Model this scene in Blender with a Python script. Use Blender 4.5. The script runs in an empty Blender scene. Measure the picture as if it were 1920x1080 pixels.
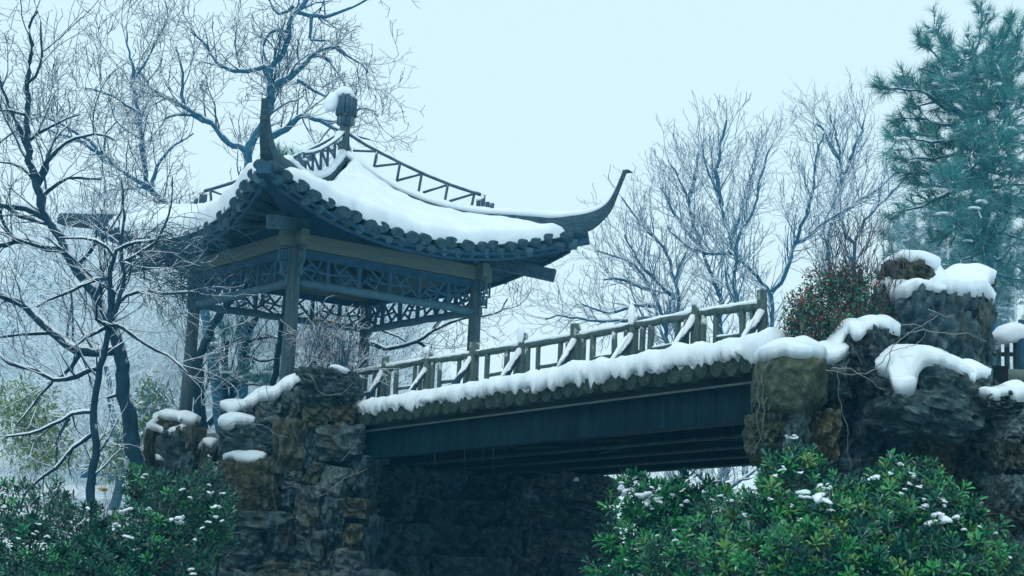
import bpy, math, random
import numpy as np
from mathutils import Vector, Matrix, noise
random.seed(7); RNG = np.random.default_rng(7)
SC = bpy.context.scene
COL = SC.collection

# ------------------------------------------------------------------ camera
F_PX, PITCH, ROLL = 2573.36, 0.17697, -0.043396
_cp, _sp, _cr, _sr = math.cos(PITCH), math.sin(PITCH), math.cos(ROLL), math.sin(ROLL)
_R0 = Vector((1, 0, 0)); _U0 = Vector((0, -_sp, _cp)); _F0 = Vector((0, _cp, _sp))
_R = _R0 * _cr - _U0 * _sr; _U = _R0 * _sr + _U0 * _cr
cam_d = bpy.data.cameras.new('camera'); cam = bpy.data.objects.new('camera', cam_d); COL.objects.link(cam)
cam_d.sensor_width = 36; cam_d.lens = F_PX / 1920 * 36; cam_d.clip_end = 600; cam_d.clip_start = 0.1
cam.matrix_world = Matrix(((_R.x, _U.x, -_F0.x, 0), (_R.y, _U.y, -_F0.y, 0), (_R.z, _U.z, -_F0.z, 0), (0, 0, 0, 1)))
SC.camera = cam

# ------------------------------------------------------------------ world, sun, exposure
SUN_EL, SUN_AZ = math.radians(52), math.radians(200)
world = bpy.data.worlds.new("World"); SC.world = world; world.use_nodes = True
nt = world.node_tree; nt.nodes.clear()
wo = nt.nodes.new('ShaderNodeOutputWorld')
sky = nt.nodes.new('ShaderNodeTexSky'); sky.sky_type = 'NISHITA'; sky.sun_disc = False
sky.sun_elevation = SUN_EL; sky.sun_rotation = SUN_AZ; sky.air_density = 1.0; sky.dust_density = 3.0
bg1 = nt.nodes.new('ShaderNodeBackground'); bg1.inputs['Strength'].default_value = 0.05
nt.links.new(sky.outputs[0], bg1.inputs[0])
# the even overcast cloud layer that hides the blue sky
bg2 = nt.nodes.new('ShaderNodeBackground'); bg2.inputs[0].default_value = (0.655, 0.885, 0.985, 1); bg2.inputs[1].default_value = 1.05
mx = nt.nodes.new('ShaderNodeMixShader'); mx.inputs[0].default_value = 0.9
nt.links.new(bg1.outputs[0], mx.inputs[1]); nt.links.new(bg2.outputs[0], mx.inputs[2]); nt.links.new(mx.outputs[0], wo.inputs[0])
sun_d = bpy.data.lights.new('sun', 'SUN'); sun_d.energy = 1.1; sun_d.angle = math.radians(14); sun_d.color = (1, 0.985, 0.96)
sun = bpy.data.objects.new('sun', sun_d); COL.objects.link(sun)
_sd = Vector((math.sin(SUN_AZ) * math.cos(SUN_EL), math.cos(SUN_AZ) * math.cos(SUN_EL), math.sin(SUN_EL)))
sun.rotation_euler = _sd.to_track_quat('Z', 'Y').to_euler()
vs = SC.view_settings; vs.view_transform = 'Standard'; vs.look = 'None'; vs.exposure = 0.13; vs.gamma = 1; vs.use_curve_mapping = False
SC.cycles.use_denoising = True
SC.cycles.max_bounces = 6; SC.cycles.volume_bounces = 1; SC.cycles.transparent_max_bounces = 8
HAZE_DENSITY, HAZE_COLOR = 0.0016, (0.10, 0.62, 1.0)

# ------------------------------------------------------------------ helpers
def at(px, py, Y):
    """world point at depth Y on the line of sight of a point of the photograph"""
    X = px - 960; V = 540 - py
    x = _cr * X + _sr * V; y = -_sr * X + _cr * V
    d = Vector((x, F_PX * _cp - y * _sp, F_PX * _sp + y * _cp))
    return d * (Y / d.y)
def V3(*a): return Vector(a)
WM = {}
def tag(o, label=None, cat=None, group=None, kind=None):
    if label: o['label'] = label
    if cat: o['category'] = cat
    if group: o['group'] = group
    if kind: o['kind'] = kind
    return o
def link(o, parent=None, M=None):
    COL.objects.link(o)
    M = M or Matrix.Identity(4)
    if parent is not None:
        o.parent = parent; o.matrix_parent_inverse = WM[parent.name].inverted()
    o.matrix_basis = M; WM[o.name] = M
    return o
def thing(name, loc, label, cat, group=None):
    o = bpy.data.objects.new(name, None); o.empty_display_size = .2
    link(o, None, Matrix.Translation(loc)); return tag(o, label, cat, group)
class MB:
    """collects boxes, tubes and sheets in world coordinates for ONE mesh"""
    def __init__(s): s.v = []; s.f = []; s.sm = []
    def add(s, vs_, fs, smooth=False):
        n = len(s.v); s.v += [tuple(p) for p in vs_]
        for f in fs: s.f.append([i + n for i in f]); s.sm.append(smooth)
    def box(s, c, ax, ay, az):
        c, ax, ay, az = map(Vector, (c, ax, ay, az))
        vs_ = [c + ax * i + ay * j + az * k for k in (-1, 1) for j in (-1, 1) for i in (-1, 1)]
        s.add(vs_, [(0, 2, 3, 1), (4, 5, 7, 6), (0, 1, 5, 4), (2, 6, 7, 3), (0, 4, 6, 2), (1, 3, 7, 5)])
    def bar(s, p, q, w, h, up=(0, 0, 1)):
        p, q, up = Vector(p), Vector(q), Vector(up); d = (q - p); L = d.length; d.normalize()
        x = d.cross(up)
        if x.length < 1e-3: x = d.cross(Vector((1, 0, 0)))
        x.normalize(); y = x.cross(d)
        s.box((p + q) / 2, d * L / 2, x * w / 2, y * h / 2)
    def tube(s, pts, rad, n=8, cap=True, jit=0, squash=1.0, smooth=True):
        pts = [Vector(p) for p in pts]; m = len(pts)
        if not hasattr(rad, '__len__'): rad = [rad] * m
        rings = []
        for i, p in enumerate(pts):
            t = (pts[min(i + 1, m - 1)] - pts[max(i - 1, 0)]).normalized()
            ref = Vector((0, 0, 1)) if abs(t.z) < .95 else Vector((0, 1, 0))
            x = t.cross(ref).normalized(); y = x.cross(t)
            rings += [p + (x * math.cos(2 * math.pi * k / n) + y * math.sin(2 * math.pi * k / n) * squash) * rad[i] * (1 + jit * random.uniform(-1, 1)) for k in range(n)]
        fs = [(i * n + k, i * n + (k + 1) % n, (i + 1) * n + (k + 1) % n, (i + 1) * n + k) for i in range(m - 1) for k in range(n)]
        s.add(rings, fs, smooth)
        if cap:
            b = len(s.v) - m * n
            s.f.append([b + k for k in range(n)][::-1]); s.sm.append(False)
            s.f.append([b + (m - 1) * n + k for k in range(n)]); s.sm.append(False)
    def sheet(s, grid, thick, up=None, smooth=True):
        """closed slab: grid of top points and grid of bottom points"""
        a, b = len(grid), len(grid[0]); idx = lambda i, j: i * b + j
        top = [p for r in grid for p in r]; bot = [p for r in thick for p in r]; N = a * b
        fs = []
        for i in range(a - 1):
            for j in range(b - 1):
                fs.append((idx(i, j), idx(i, j + 1), idx(i + 1, j + 1), idx(i + 1, j)))
                fs.append((N + idx(i, j), N + idx(i + 1, j), N + idx(i + 1, j + 1), N + idx(i, j + 1)))
        for i in range(a - 1):
            fs.append((idx(i, 0), idx(i + 1, 0), N + idx(i + 1, 0), N + idx(i, 0)))
            fs.append((idx(i, b - 1), N + idx(i, b - 1), N + idx(i + 1, b - 1), idx(i + 1, b - 1)))
        for j in range(b - 1):
            fs.append((idx(0, j), N + idx(0, j), N + idx(0, j + 1), idx(0, j + 1)))
            fs.append((idx(a - 1, j), idx(a - 1, j + 1), N + idx(a - 1, j + 1), N + idx(a - 1, j)))
        s.add(top + bot, fs, smooth)
    def mesh(s, name, mat):
        me = bpy.data.meshes.new(name); me.from_pydata(s.v, [], s.f)
        me.polygons.foreach_set('use_smooth', s.sm); me.materials.append(mat); me.update(); return me
    def build(s, name, mat, parent=None):
        return link(bpy.data.objects.new(name, s.mesh(name, mat)), parent)
def np_mesh(name, verts, tris, mat, smooth=False):
    """large triangle meshes, fast"""
    me = bpy.data.meshes.new(name); nv, ntr = len(verts), len(tris)
    me.vertices.add(nv); me.vertices.foreach_set('co', np.asarray(verts, np.float32).ravel())
    me.loops.add(ntr * 3); me.loops.foreach_set('vertex_index', np.asarray(tris, np.int32).ravel())
    me.polygons.add(ntr); me.polygons.foreach_set('loop_start', np.arange(0, ntr * 3, 3, dtype=np.int32))
    if smooth: me.polygons.foreach_set('use_smooth', np.ones(ntr, bool))
    me.materials.append(mat); me.update(calc_edges=True); me.validate(); return me
def inst(name, me, M, parent, mat=None):
    o = bpy.data.objects.new(name, me); link(o, parent, M)
    if mat is not None:
        o.material_slots[0].link = 'OBJECT'; o.material_slots[0].material = mat
    return o

# ------------------------------------------------------------------ materials
def material(name, c1, c2, scale=6, rough=.8, bump=.3, stretch=(1, 1, 1), c3=None, snow=0.0, snow_lo=.35, spec=.25, coat=0, fine=4.0):
    m = bpy.data.materials.new(name); m.use_nodes = True; t = m.node_tree; N = t.nodes; L = t.links
    b = N['Principled BSDF']; b.inputs['Roughness'].default_value = rough; b.inputs['Specular IOR Level'].default_value = spec
    geo = N.new('ShaderNodeNewGeometry'); mp = N.new('ShaderNodeMapping'); mp.inputs['Scale'].default_value = stretch
    L.new(geo.outputs['Position'], mp.inputs[0])
    n1 = N.new('ShaderNodeTexNoise'); n1.inputs['Scale'].default_value = scale; n1.inputs['Detail'].default_value = 6; n1.inputs['Roughness'].default_value = .65
    L.new(mp.outputs[0], n1.inputs['Vector'])
    r = N.new('ShaderNodeValToRGB'); r.color_ramp.elements[0].position = .35; r.color_ramp.elements[1].position = .68
    r.color_ramp.elements[0].color = (*c1, 1); r.color_ramp.elements[1].color = (*c2, 1)
    L.new(n1.outputs[0], r.inputs[0]); col = r.outputs[0]
    n2 = N.new('ShaderNodeTexNoise'); n2.inputs['Scale'].default_value = scale * fine; n2.inputs['Detail'].default_value = 8; n2.inputs['Roughness'].default_value = .7
    L.new(mp.outputs[0], n2.inputs['Vector'])
    if name.startswith('stone_'):   # every stone has its own shade and its own veins
        oi = N.new('ShaderNodeObjectInfo'); of = N.new('ShaderNodeVectorMath'); of.operation = 'SCALE'; of.inputs[0].default_value = (37.0, 53.0, 71.0); L.new(oi.outputs['Random'], of.inputs['Scale'])
        L.new(of.outputs[0], mp.inputs['Location'])
        n3 = N.new('ShaderNodeTexNoise'); n3.inputs['Scale'].default_value = 11; n3.inputs['Detail'].default_value = 10; n3.inputs['Roughness'].default_value = .8; n3.inputs['Distortion'].default_value = .4
        L.new(mp.outputs[0], n3.inputs['Vector'])
        r4 = N.new('ShaderNodeMapRange'); r4.inputs['From Min'].default_value = .36; r4.inputs['From Max'].default_value = .64; r4.inputs['To Min'].default_value = .30; r4.inputs['To Max'].default_value = 1.7
        L.new(n3.outputs[0], r4.inputs[0]); rb_ = N.new('ShaderNodeMath'); rb_.operation = 'MULTIPLY_ADD'; L.new(oi.outputs['Random'], rb_.inputs[0]); rb_.inputs[1].default_value = .75; rb_.inputs[2].default_value = .65
        mu = N.new('ShaderNodeMath'); mu.operation = 'MULTIPLY'; L.new(r4.outputs[0], mu.inputs[0]); L.new(rb_.outputs[0], mu.inputs[1])
        hv_ = N.new('ShaderNodeVectorMath'); hv_.operation = 'SCALE'; L.new(col, hv_.inputs[0]); L.new(mu.outputs[0], hv_.inputs['Scale']); col = hv_.outputs[0]
        ns_ = N.new('ShaderNodeTexNoise'); ns_.inputs['Scale'].default_value = 2.6; ns_.inputs['Detail'].default_value = 5; L.new(mp.outputs[0], ns_.inputs['Vector'])
        rs_ = N.new('ShaderNodeMapRange'); rs_.inputs['From Min'].default_value = .54; rs_.inputs['From Max'].default_value = .68; rs_.inputs['To Max'].default_value = .55; L.new(ns_.outputs[0], rs_.inputs[0])
        mst = N.new('ShaderNodeMixRGB'); L.new(rs_.outputs[0], mst.inputs[0]); L.new(col, mst.inputs[1]); mst.inputs[2].default_value = (.055, .05, .022, 1)
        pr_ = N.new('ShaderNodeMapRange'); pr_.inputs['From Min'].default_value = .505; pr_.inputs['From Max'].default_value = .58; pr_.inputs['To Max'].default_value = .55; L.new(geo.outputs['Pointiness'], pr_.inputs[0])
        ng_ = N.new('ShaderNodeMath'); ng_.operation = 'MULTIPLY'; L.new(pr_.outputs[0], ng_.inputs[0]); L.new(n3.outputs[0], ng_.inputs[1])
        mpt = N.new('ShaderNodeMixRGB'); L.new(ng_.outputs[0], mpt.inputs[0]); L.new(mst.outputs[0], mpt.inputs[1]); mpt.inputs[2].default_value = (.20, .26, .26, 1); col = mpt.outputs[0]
        n2.noise_type = 'RIDGED_MULTIFRACTAL'; n2.inputs['Scale'].default_value = 7; n2.inputs['Detail'].default_value = 9
    if c3 is not None:
        r3 = N.new('ShaderNodeValToRGB'); r3.color_ramp.elements[0].position = .56; r3.color_ramp.elements[1].position = .66
        r3.color_ramp.elements[0].color = (0, 0, 0, 1); r3.color_ramp.elements[1].color = (1, 1, 1, 1)
        L.new(n3.outputs[0] if name.startswith('stone_') else n2.outputs[0], r3.inputs[0])
        mixc = N.new('ShaderNodeMixRGB'); L.new(r3.outputs[0], mixc.inputs[0]); L.new(col, mixc.inputs[1]); mixc.inputs[2].default_value = (*c3, 1); col = mixc.outputs[0]
    if snow > 0:   # snow lying on the faces that look upward
        sep = N.new('ShaderNodeSeparateXYZ'); L.new(geo.outputs['Normal'], sep.inputs[0])
        ns = N.new('ShaderNodeTexNoise'); ns.inputs['Scale'].default_value = 7; ns.inputs['Detail'].default_value = 4
        L.new(geo.outputs['Position'], ns.inputs['Vector'])
        ad = N.new('ShaderNodeMath'); ad.operation = 'MULTIPLY_ADD'; L.new(ns.outputs[0], ad.inputs[0]); ad.inputs[1].default_value = 1.1; L.new(sep.outputs[2], ad.inputs[2])
        mr = N.new('ShaderNodeMapRange'); mr.inputs['From Min'].default_value = snow_lo + .5; mr.inputs['From Max'].default_value = snow_lo + .72
        mr.inputs['To Max'].default_value = snow; L.new(ad.outputs[0], mr.inputs[0])
        mixs = N.new('ShaderNodeMixRGB'); L.new(mr.outputs[0], mixs.inputs[0]); L.new(col, mixs.inputs[1]); mixs.inputs[2].default_value = (.84, .9, .95, 1); col = mixs.outputs[0]
    L.new(col, b.inputs['Base Color'])
    if bump > 0:
        bp = N.new('ShaderNodeBump'); bp.inputs['Strength'].default_value = bump; bp.inputs['Distance'].default_value = .06 if name.startswith('stone_') else .03
        L.new(n2.outputs[0], bp.inputs['Height']); L.new(bp.outputs[0], b.inputs['Normal'])
    return m
M = {}
M['snow'] = material('snow', (.66, .77, .84), (.77, .835, .88), 2.5, .75, .25, spec=.15, fine=9)
M['post'] = material('weathered_post', (.026, .068, .095), (.085, .115, .125), 9, .8, .4, (3, 3, .35), c3=(.11, .12, .11), snow=.5, snow_lo=.75)
M['beam'] = material('brown_beam', (.075, .13, .14), (.14, .165, .125), 5, .75, .25, (.6, .6, 4), c3=(.06, .085, .085))
M['log'] = material('lattice_log', (.026, .095, .15), (.065, .14, .17), 6, .75, .25, c3=(.07, .11, .09))
M['stick'] = material('lattice_wood', (.014, .062, .115), (.034, .10, .16), 8, .8, .2)
M['soffit'] = material('dark_boards', (.010, .052, .10), (.024, .082, .14), 7, .85, .3)
M['tile'] = material('bark_tile', (.012, .045, .072), (.05, .11, .145), 11, .85, .6, c3=(.11, .17, .19))
M['ridge'] = material('ridge_bark', (.014, .045, .07), (.045, .10, .13), 7, .85, .6, (1, 1, 3), c3=(.10, .14, .15))
M['roofwood'] = material('roof_rail_wood', (.022, .065, .11), (.05, .105, .15), 10, .8, .3, c3=(.10, .11, .11), snow=.9, snow_lo=.6)
M['railwood'] = material('mossy_rail_wood', (.030, .066, .072), (.085, .13, .115), 9, .85, .5, (2, 2, .6), c3=(.11, .15, .14), snow=.9, snow_lo=.62)
M['deck'] = material('mossy_deck_log', (.008, .026, .026), (.03, .055, .042), 9, .9, .5, c3=(.09, .13, .10), snow=.9, snow_lo=.38)
M['steel'] = material('painted_girder', (.001, .008, .015), (.005, .022, .031), 5, .65, .10, (2, 2, .12), spec=.05, c3=(.012, .034, .03))
M['flange'] = material('rusty_flange', (.02, .04, .045), (.05, .08, .08), 6, .6, .15, snow=.8, snow_lo=.45)
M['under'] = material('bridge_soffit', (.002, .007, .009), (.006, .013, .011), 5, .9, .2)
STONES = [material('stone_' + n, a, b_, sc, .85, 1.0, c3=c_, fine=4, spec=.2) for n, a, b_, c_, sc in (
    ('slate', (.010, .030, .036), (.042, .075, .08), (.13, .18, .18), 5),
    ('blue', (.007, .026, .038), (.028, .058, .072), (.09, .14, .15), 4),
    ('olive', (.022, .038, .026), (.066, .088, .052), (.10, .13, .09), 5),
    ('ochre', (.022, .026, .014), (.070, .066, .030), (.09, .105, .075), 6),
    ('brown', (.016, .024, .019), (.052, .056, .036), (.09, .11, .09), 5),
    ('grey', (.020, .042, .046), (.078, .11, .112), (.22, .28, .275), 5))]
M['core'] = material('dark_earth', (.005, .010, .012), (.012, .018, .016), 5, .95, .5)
M['bark'] = material('snowy_bark', (.003, .026, .052), (.015, .06, .095), 14, .9, .6, (1, 1, .4), snow=.95, snow_lo=.36)
M['bark_far'] = material('haze_tinted_bark', (.018, .10, .18), (.045, .145, .225), 10, .9, .2, snow=.95, snow_lo=.42)  # haze painted in: a paler, bluer bark for distant trees
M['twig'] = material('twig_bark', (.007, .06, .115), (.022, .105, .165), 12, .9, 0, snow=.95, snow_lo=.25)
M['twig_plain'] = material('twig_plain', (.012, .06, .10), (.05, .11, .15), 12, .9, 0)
M['twig_far'] = material('snowy_hazed_twig', (.04, .17, .28), (.09, .24, .34), 8, .9, 0, snow=.95, snow_lo=.0)  # real snow on top; the twig colour under it is lifted to imitate haze
M['twig_mist'] = material('snow_laden_hazed_twig', (.55, .78, .87), (.72, .88, .94), 3, .9, 0, snow=.95, snow_lo=-.25)  # snow-laden, with the base also whitened to brighten the wood like mist
M['ground'] = material('snowy_ground', (.55, .66, .72), (.85, .91, .95), .8, .8, .3, c3=(.10, .13, .10))
def leafmat(name, c1, c2, rough=.4, snow=0, lo=.75):
    return material(name, c1, c2, 14, rough, 0, spec=.45, snow=snow, snow_lo=lo)
M['leaf_a'] = leafmat('leaf_deep', (.004, .062, .048), (.014, .165, .085), .26)
M['leaf_d'] = leafmat('leaf_dark', (.002, .034, .030), (.008, .09, .055), .28)
M['leaf_b'] = leafmat('leaf_mid', (.014, .16, .06), (.055, .33, .085), .26)
M['leaf_c'] = leafmat('leaf_fresh', (.05, .20, .05), (.12, .30, .06))
M['leaf_y'] = leafmat('leaf_yellow', (.06, .20, .05), (.16, .28, .06))
M['leaf_red'] = leafmat('leaf_red', (.12, .03, .04), (.20, .06, .05), .5)
M['leaf_mauve'] = leafmat('leaf_mauve', (.035, .04, .05), (.075, .06, .07), .5)
M['leaf_orange'] = leafmat('leaf_orange', (.22, .08, .03), (.30, .12, .05), .6)
M['needle_far'] = leafmat('haze_tinted_needle', (.09, .25, .29), (.15, .33, .35), .5, snow=.95, lo=.45)  # needle colour lightened so far pines look faded by mist
M['needle'] = leafmat('pine_needle', (.03, .21, .225), (.08, .31, .30), .5, snow=.6, lo=.72)  # teal lightened in the colour itself for a hazier look
M['leaf_far'] = leafmat('leaf_haze_tinted', (.07, .20, .26), (.12, .27, .29), .6, snow=.95, lo=.35)  # leaf green paled as if seen through haze
M['bamboo'] = leafmat('leaf_bamboo', (.10, .19, .06), (.18, .26, .07), .6, snow=.5, lo=.7)
M['vine'] = material('vine_bark', (.07, .09, .08), (.14, .16, .14), 12, .9, 0, snow=.5, snow_lo=.5)
M['cutwood'] = material('cut_wood', (.45, .25, .08), (.55, .32, .1), 12, .7, 0)
M['warmboard'] = material('orange_board', (.28, .13, .035), (.40, .20, .05), 9, .7, .2)

# ------------------------------------------------------------------ generic builders
def snow_dome(c, ax, ay, h, seed=0, sag=.35, name='snow_cap', parent=None, nu=22, nv=9):
    """a lumpy pillow of snow on centre c with half axes ax, ay and height h"""
    c, ax, ay = Vector(c), Vector(ax), Vector(ay); mb = MB(); rows = []
    for j in range(nv + 1):
        th = math.pi * j / nv; row = []
        for i in range(nu):
            ph = 2 * math.pi * i / nu
            rr = math.sin(th) ** .55 * (1 if j * 2 <= nv else .86); e = 1 + .34 * noise.noise((math.cos(ph) * 1.3 + seed, math.sin(ph) * 1.3, seed * 1.7))
            e += .08 * noise.noise((math.cos(ph) * 4 + seed, math.sin(ph) * 4, seed * 2.7))
            z = math.cos(th); zz = h * (abs(z) ** .7) * (1 if z > 0 else -sag)
            p = c + ax * math.cos(ph) * rr * e + ay * math.sin(ph) * rr * e
            k = (p - c); edge = min(1, k.length / max(ax.length, ay.length))
            zz += h * .38 * noise.noise((p.x * 3.5 + seed, p.y * 3.5, seed)) + h * .12 * noise.noise((p.x * 11, p.y * 11, seed)) - h * .5 * edge ** 3
            if z < 0: zz -= h * .5 * max(0, noise.noise((ph * 2.5, seed, 3))) * rr
            row.append(p + Vector((0, 0, zz)))
        rows.append(row)
    vs_ = [p for r in rows for p in r]
    mb.add(vs_, [(j * nu + i, (j + 1) * nu + i, (j + 1) * nu + (i + 1) % nu, j * nu + (i + 1) % nu) for j in range(nv) for i in range(nu)], True)
    return mb.build(name, M['snow'], parent)
def px_dome(x0, y0, x1, y1, Y, depth=None, parent=None, seed=None, sag=.35, name='snow_cap'):
    """pillow of snow whose outline fills about the given rectangle of the photo at depth Y"""
    c = at((x0 + x1) / 2, y0 * .3 + y1 * .7, Y); w = (at(x1, y1, Y) - at(x0, y1, Y)).length / 2
    h = (at(x0, y0, Y) - at(x0, y1, Y)).length * .72
    d = depth or min(w * .8, .4)
    return snow_dome(c, (w, 0, w * -_sr * 1.0), (0, d, 0), h, seed if seed is not None else random.uniform(0, 99), sag, name, parent)
def stone_mesh(n, seed, boxy=9, cuts=7, rough=.05, dmin=.88, chip=.0):
    rs = random.Random(seed); idx = {}; vs_ = []; fs = []
    def vid(p):
        k = tuple(round(a, 4) for a in p)
        if k not in idx: idx[k] = len(vs_); vs_.append(Vector(p))
        return idx[k]
    for ax in range(3):
        for sgn in (-1, 1):
            for i in range(n):
                for j in range(n):
                    q = []
                    for a, b_ in ((i, j), (i + 1, j), (i + 1, j + 1), (i, j + 1)):
                        p = [0, 0, 0]; p[ax] = sgn; p[(ax + 1) % 3] = -1 + 2 * a / n; p[(ax + 2) % 3] = -1 + 2 * b_ / n; q.append(vid(p))
                    fs.append(q if sgn > 0 else q[::-1])
    for k, p in enumerate(vs_):
        L = (abs(p.x) ** boxy + abs(p.y) ** boxy + abs(p.z) ** boxy) ** (1 / boxy); vs_[k] = p / L
    for _ in range(cuts):
        nrm = Vector((rs.uniform(-1, 1), rs.uniform(-1.2, .4), rs.uniform(-1, .25))).normalized(); d = rs.uniform(dmin, 1.15)
        for k, p in enumerate(vs_):
            s_ = p.dot(nrm) - d
            if s_ > 0: vs_[k] = p - nrm * s_ * .95
    for k, p in enumerate(vs_):
        q = p * 2.1 + Vector((seed * 3.7, 0, 0))
        a = noise.fractal(q, 1.0, 2.2, 3) * rough + abs(noise.noise(q * 2.3)) * rough * .8
        if chip: a += chip * (noise.cell(q * 1.4) + .5 * noise.cell(q * 3.1 + Vector((9, 4, 1)))) + .05 * noise.noise(q * 4)
        vs_[k] = p * (1 + a)
    mb = MB(); mb.add(vs_, fs, False); return mb.mesh('stone', STONES[0])
STONE_LIB = [stone_mesh(12, s, 10, 6, .13, .86, .07) for s in range(16)]
SMOOTH_LIB = [stone_mesh(24, 90 + s, 2.9, 6, .05, .80, .0) for s in range(2)]
ROUND_LIB = [stone_mesh(24, 70 + s, 3.4, 7, .13, .84, .05) for s in range(4)]
BIG_LIB = [stone_mesh(24, 40 + s, 9, 9, .16, .84, .06) for s in range(10)]
def stone(x0, y0, x1, y1, Y, mat, parent, depth=.3, big=False, name='stone', yaw=None, k=1.07):
    c = at((x0 + x1) / 2, (y0 + y1) / 2, Y)
    w = (at(x1, y0, Y) - at(x0, y0, Y)).length / 2 * k; h = (at(x0, y0, Y) - at(x0, y1, Y)).length / 2 * k
    lib = SMOOTH_LIB if big == 'smooth' else ROUND_LIB if big == 'round' else BIG_LIB if big else STONE_LIB
    yaw = random.uniform(-.2, .2) if yaw is None else yaw
    Mx = Matrix.Translation(c + Vector((0, depth * .5, 0))) @ Matrix.Rotation(yaw, 4, 'Z') @ Matrix.Rotation(random.uniform(-.10, .10) + .04, 4, 'Y') @ Matrix.Diagonal((w, depth, h, 1))
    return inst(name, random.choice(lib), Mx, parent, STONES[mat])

from mathutils.bvhtree import BVHTree
_BVH = {}
def stones_bvh(root):
    if root.name not in _BVH:
        vs_, ps = [], []
        for o in COL.objects:
            if o.parent == root and o.name.startswith(('stone', 'boulder')):
                m = WM[o.name]; n = len(vs_); vs_ += [m @ v.co for v in o.data.vertices]; ps += [[i + n for i in p.vertices] for p in o.data.polygons]
        _BVH[root.name] = BVHTree.FromPolygons(vs_, ps)
    return _BVH[root.name]
def snow_on(root, x0, y0, x1, y1, Y, T=None, deep=.5, seed=0, res=.022):
    """snow lying on the tops of the stones of root, between columns x0..x1 of the photo, above row y1, near depth Y"""
    bvh = stones_bvh(root); pa, pb = at(x0, y1, Y), at(x1, y1, Y); zmin = min(pa.z, pb.z) - .10; zmax = at((x0 + x1) / 2, y0, Y).z + .12; T = T or max(.07, (at(x0, y0, Y).z - at(x0, y1, Y).z) * .74)
    nx_, ny_ = max(6, int((pb.x - pa.x) / res)), max(8, int((deep + .5) / res)); H = np.full((nx_ + 1, ny_ + 1), -99.)
    for i in range(nx_ + 1):
        for j in range(ny_ + 1):
            x = pa.x + (pb.x - pa.x) * i / nx_; y = Y - .5 + (deep + .5) * j / ny_; lim = zmax
            h = bvh.ray_cast(Vector((x, y, lim)), Vector((0, 0, -1)))
            if h[0] is not None and h[0].z > zmin + .05 * noise.noise((x * 6, y * 6, seed)) and abs(h[1].z) > .5: H[i, j] = h[0].z
    ok = H > -50
    for _ in range(3):   # smooth the outline
        k8 = np.pad(ok, 1).astype(int); ct = sum(k8[1 + a:nx_ + 2 + a, 1 + b_:ny_ + 2 + b_] for a in (-1, 0, 1) for b_ in (-1, 0, 1)); new = ct >= 5
        for i, j in np.argwhere(new & ~ok):
            w_ = H[max(0, i - 1):i + 2, max(0, j - 1):j + 2]; H[i, j] = w_[w_ > -50].mean() if (w_ > -50).any() else H[i, j]
        ok = new & (H > -50)
    for _ in range(8):
        Zp = np.where(ok, H, np.nan); P4 = np.pad(Zp, 1, constant_values=np.nan); nb = np.stack([P4[:-2, 1:-1], P4[2:, 1:-1], P4[1:-1, :-2], P4[1:-1, 2:], Zp])
        with np.errstate(all='ignore'):
            import warnings; warnings.simplefilter('ignore'); H = np.where(ok, np.nanmean(nb, axis=0), H)
    e = noise.noise
    dist = np.where(ok, 0, 0); cur = ok.copy()
    for k in range(7):
        sh_ = cur.copy(); sh_[1:] &= cur[:-1]; sh_[:-1] &= cur[1:]; sh_[:, 1:] &= cur[:, :-1]; sh_[:, :-1] &= cur[:, 1:]
        sh_[0] = sh_[-1] = False; sh_[:, 0] = False; cur = sh_; dist = dist + cur
    cell = ok[:-1, :-1] & ok[1:, :-1] & ok[:-1, 1:] & ok[1:, 1:]
    if cell.sum() < 6: return None
    mb = MB(); top, bot = {}, {}; Z = H.copy(); Rr = max(4.0, min(7.0, T / res * .9))
    for i in range(nx_ + 1):
        for j in range(ny_ + 1):
            if ok[i, j]:
                x = pa.x + (pb.x - pa.x) * i / nx_; y = Y - .5 + (deep + .5) * j / ny_
                Z[i, j] += T * (.25 + .75 * math.sqrt(max(0, 1 - (1 - min(1, dist[i, j] / Rr)) ** 2))) * (1 + .45 * e((x * 3.2, y * 3.2, seed)) + .10 * e((x * 9, y * 9, seed)) + .05 * e((x * 27, y * 27, seed)))
    for _ in range(7):
        Zp = np.where(ok, Z, np.nan); P4 = np.pad(Zp, 1, constant_values=np.nan); nb = np.stack([P4[:-2, 1:-1], P4[2:, 1:-1], P4[1:-1, :-2], P4[1:-1, 2:], Zp])
        with np.errstate(all='ignore'): mean = np.nanmean(np.where(np.isnan(nb), np.nan, nb), axis=0)
        Z = np.where(ok, np.maximum(mean, H + T * .2), Z)
    used = np.zeros_like(ok); used[:-1, :-1] |= cell; used[1:, :-1] |= cell; used[:-1, 1:] |= cell; used[1:, 1:] |= cell
    gx, gy = np.gradient(dist.astype(float)); vs_, fs = [], []
    for i in range(nx_ + 1):
        for j in range(ny_ + 1):
            if used[i, j]:
                x = pa.x + (pb.x - pa.x) * i / nx_; y = Y - .5 + (deep + .5) * j / ny_; o_ = max(0, 1 - dist[i, j] / 4.0) * T * .32
                x -= gx[i, j] * o_; y -= gy[i, j] * o_ ; dr = 0
                if dist[i, j] == 0: dr = .02 + T * .35 * max(0, e((x * 3.5, y * 3.5, seed + 5)))
                top[i, j] = len(vs_); vs_.append((x, y, Z[i, j] - dr * .3)); bot[i, j] = len(vs_); vs_.append((x + gx[i, j] * o_ * .6, y + gy[i, j] * o_ * .6, H[i, j] - .01 - dr))
    cnt = {}
    for i in range(nx_):
        for j in range(ny_):
            if cell[i, j]:
                q = [(i, j), (i + 1, j), (i + 1, j + 1), (i, j + 1)]; fs.append([top[c] for c in q]); fs.append([bot[c] for c in q][::-1])
                for a, b_ in zip(q, q[1:] + q[:1]): cnt[(a, b_)] = 1
    for (a, b_) in list(cnt):
        if (b_, a) not in cnt: fs.append([top[b_], top[a], bot[a], bot[b_]])
    adj = {}
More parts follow.
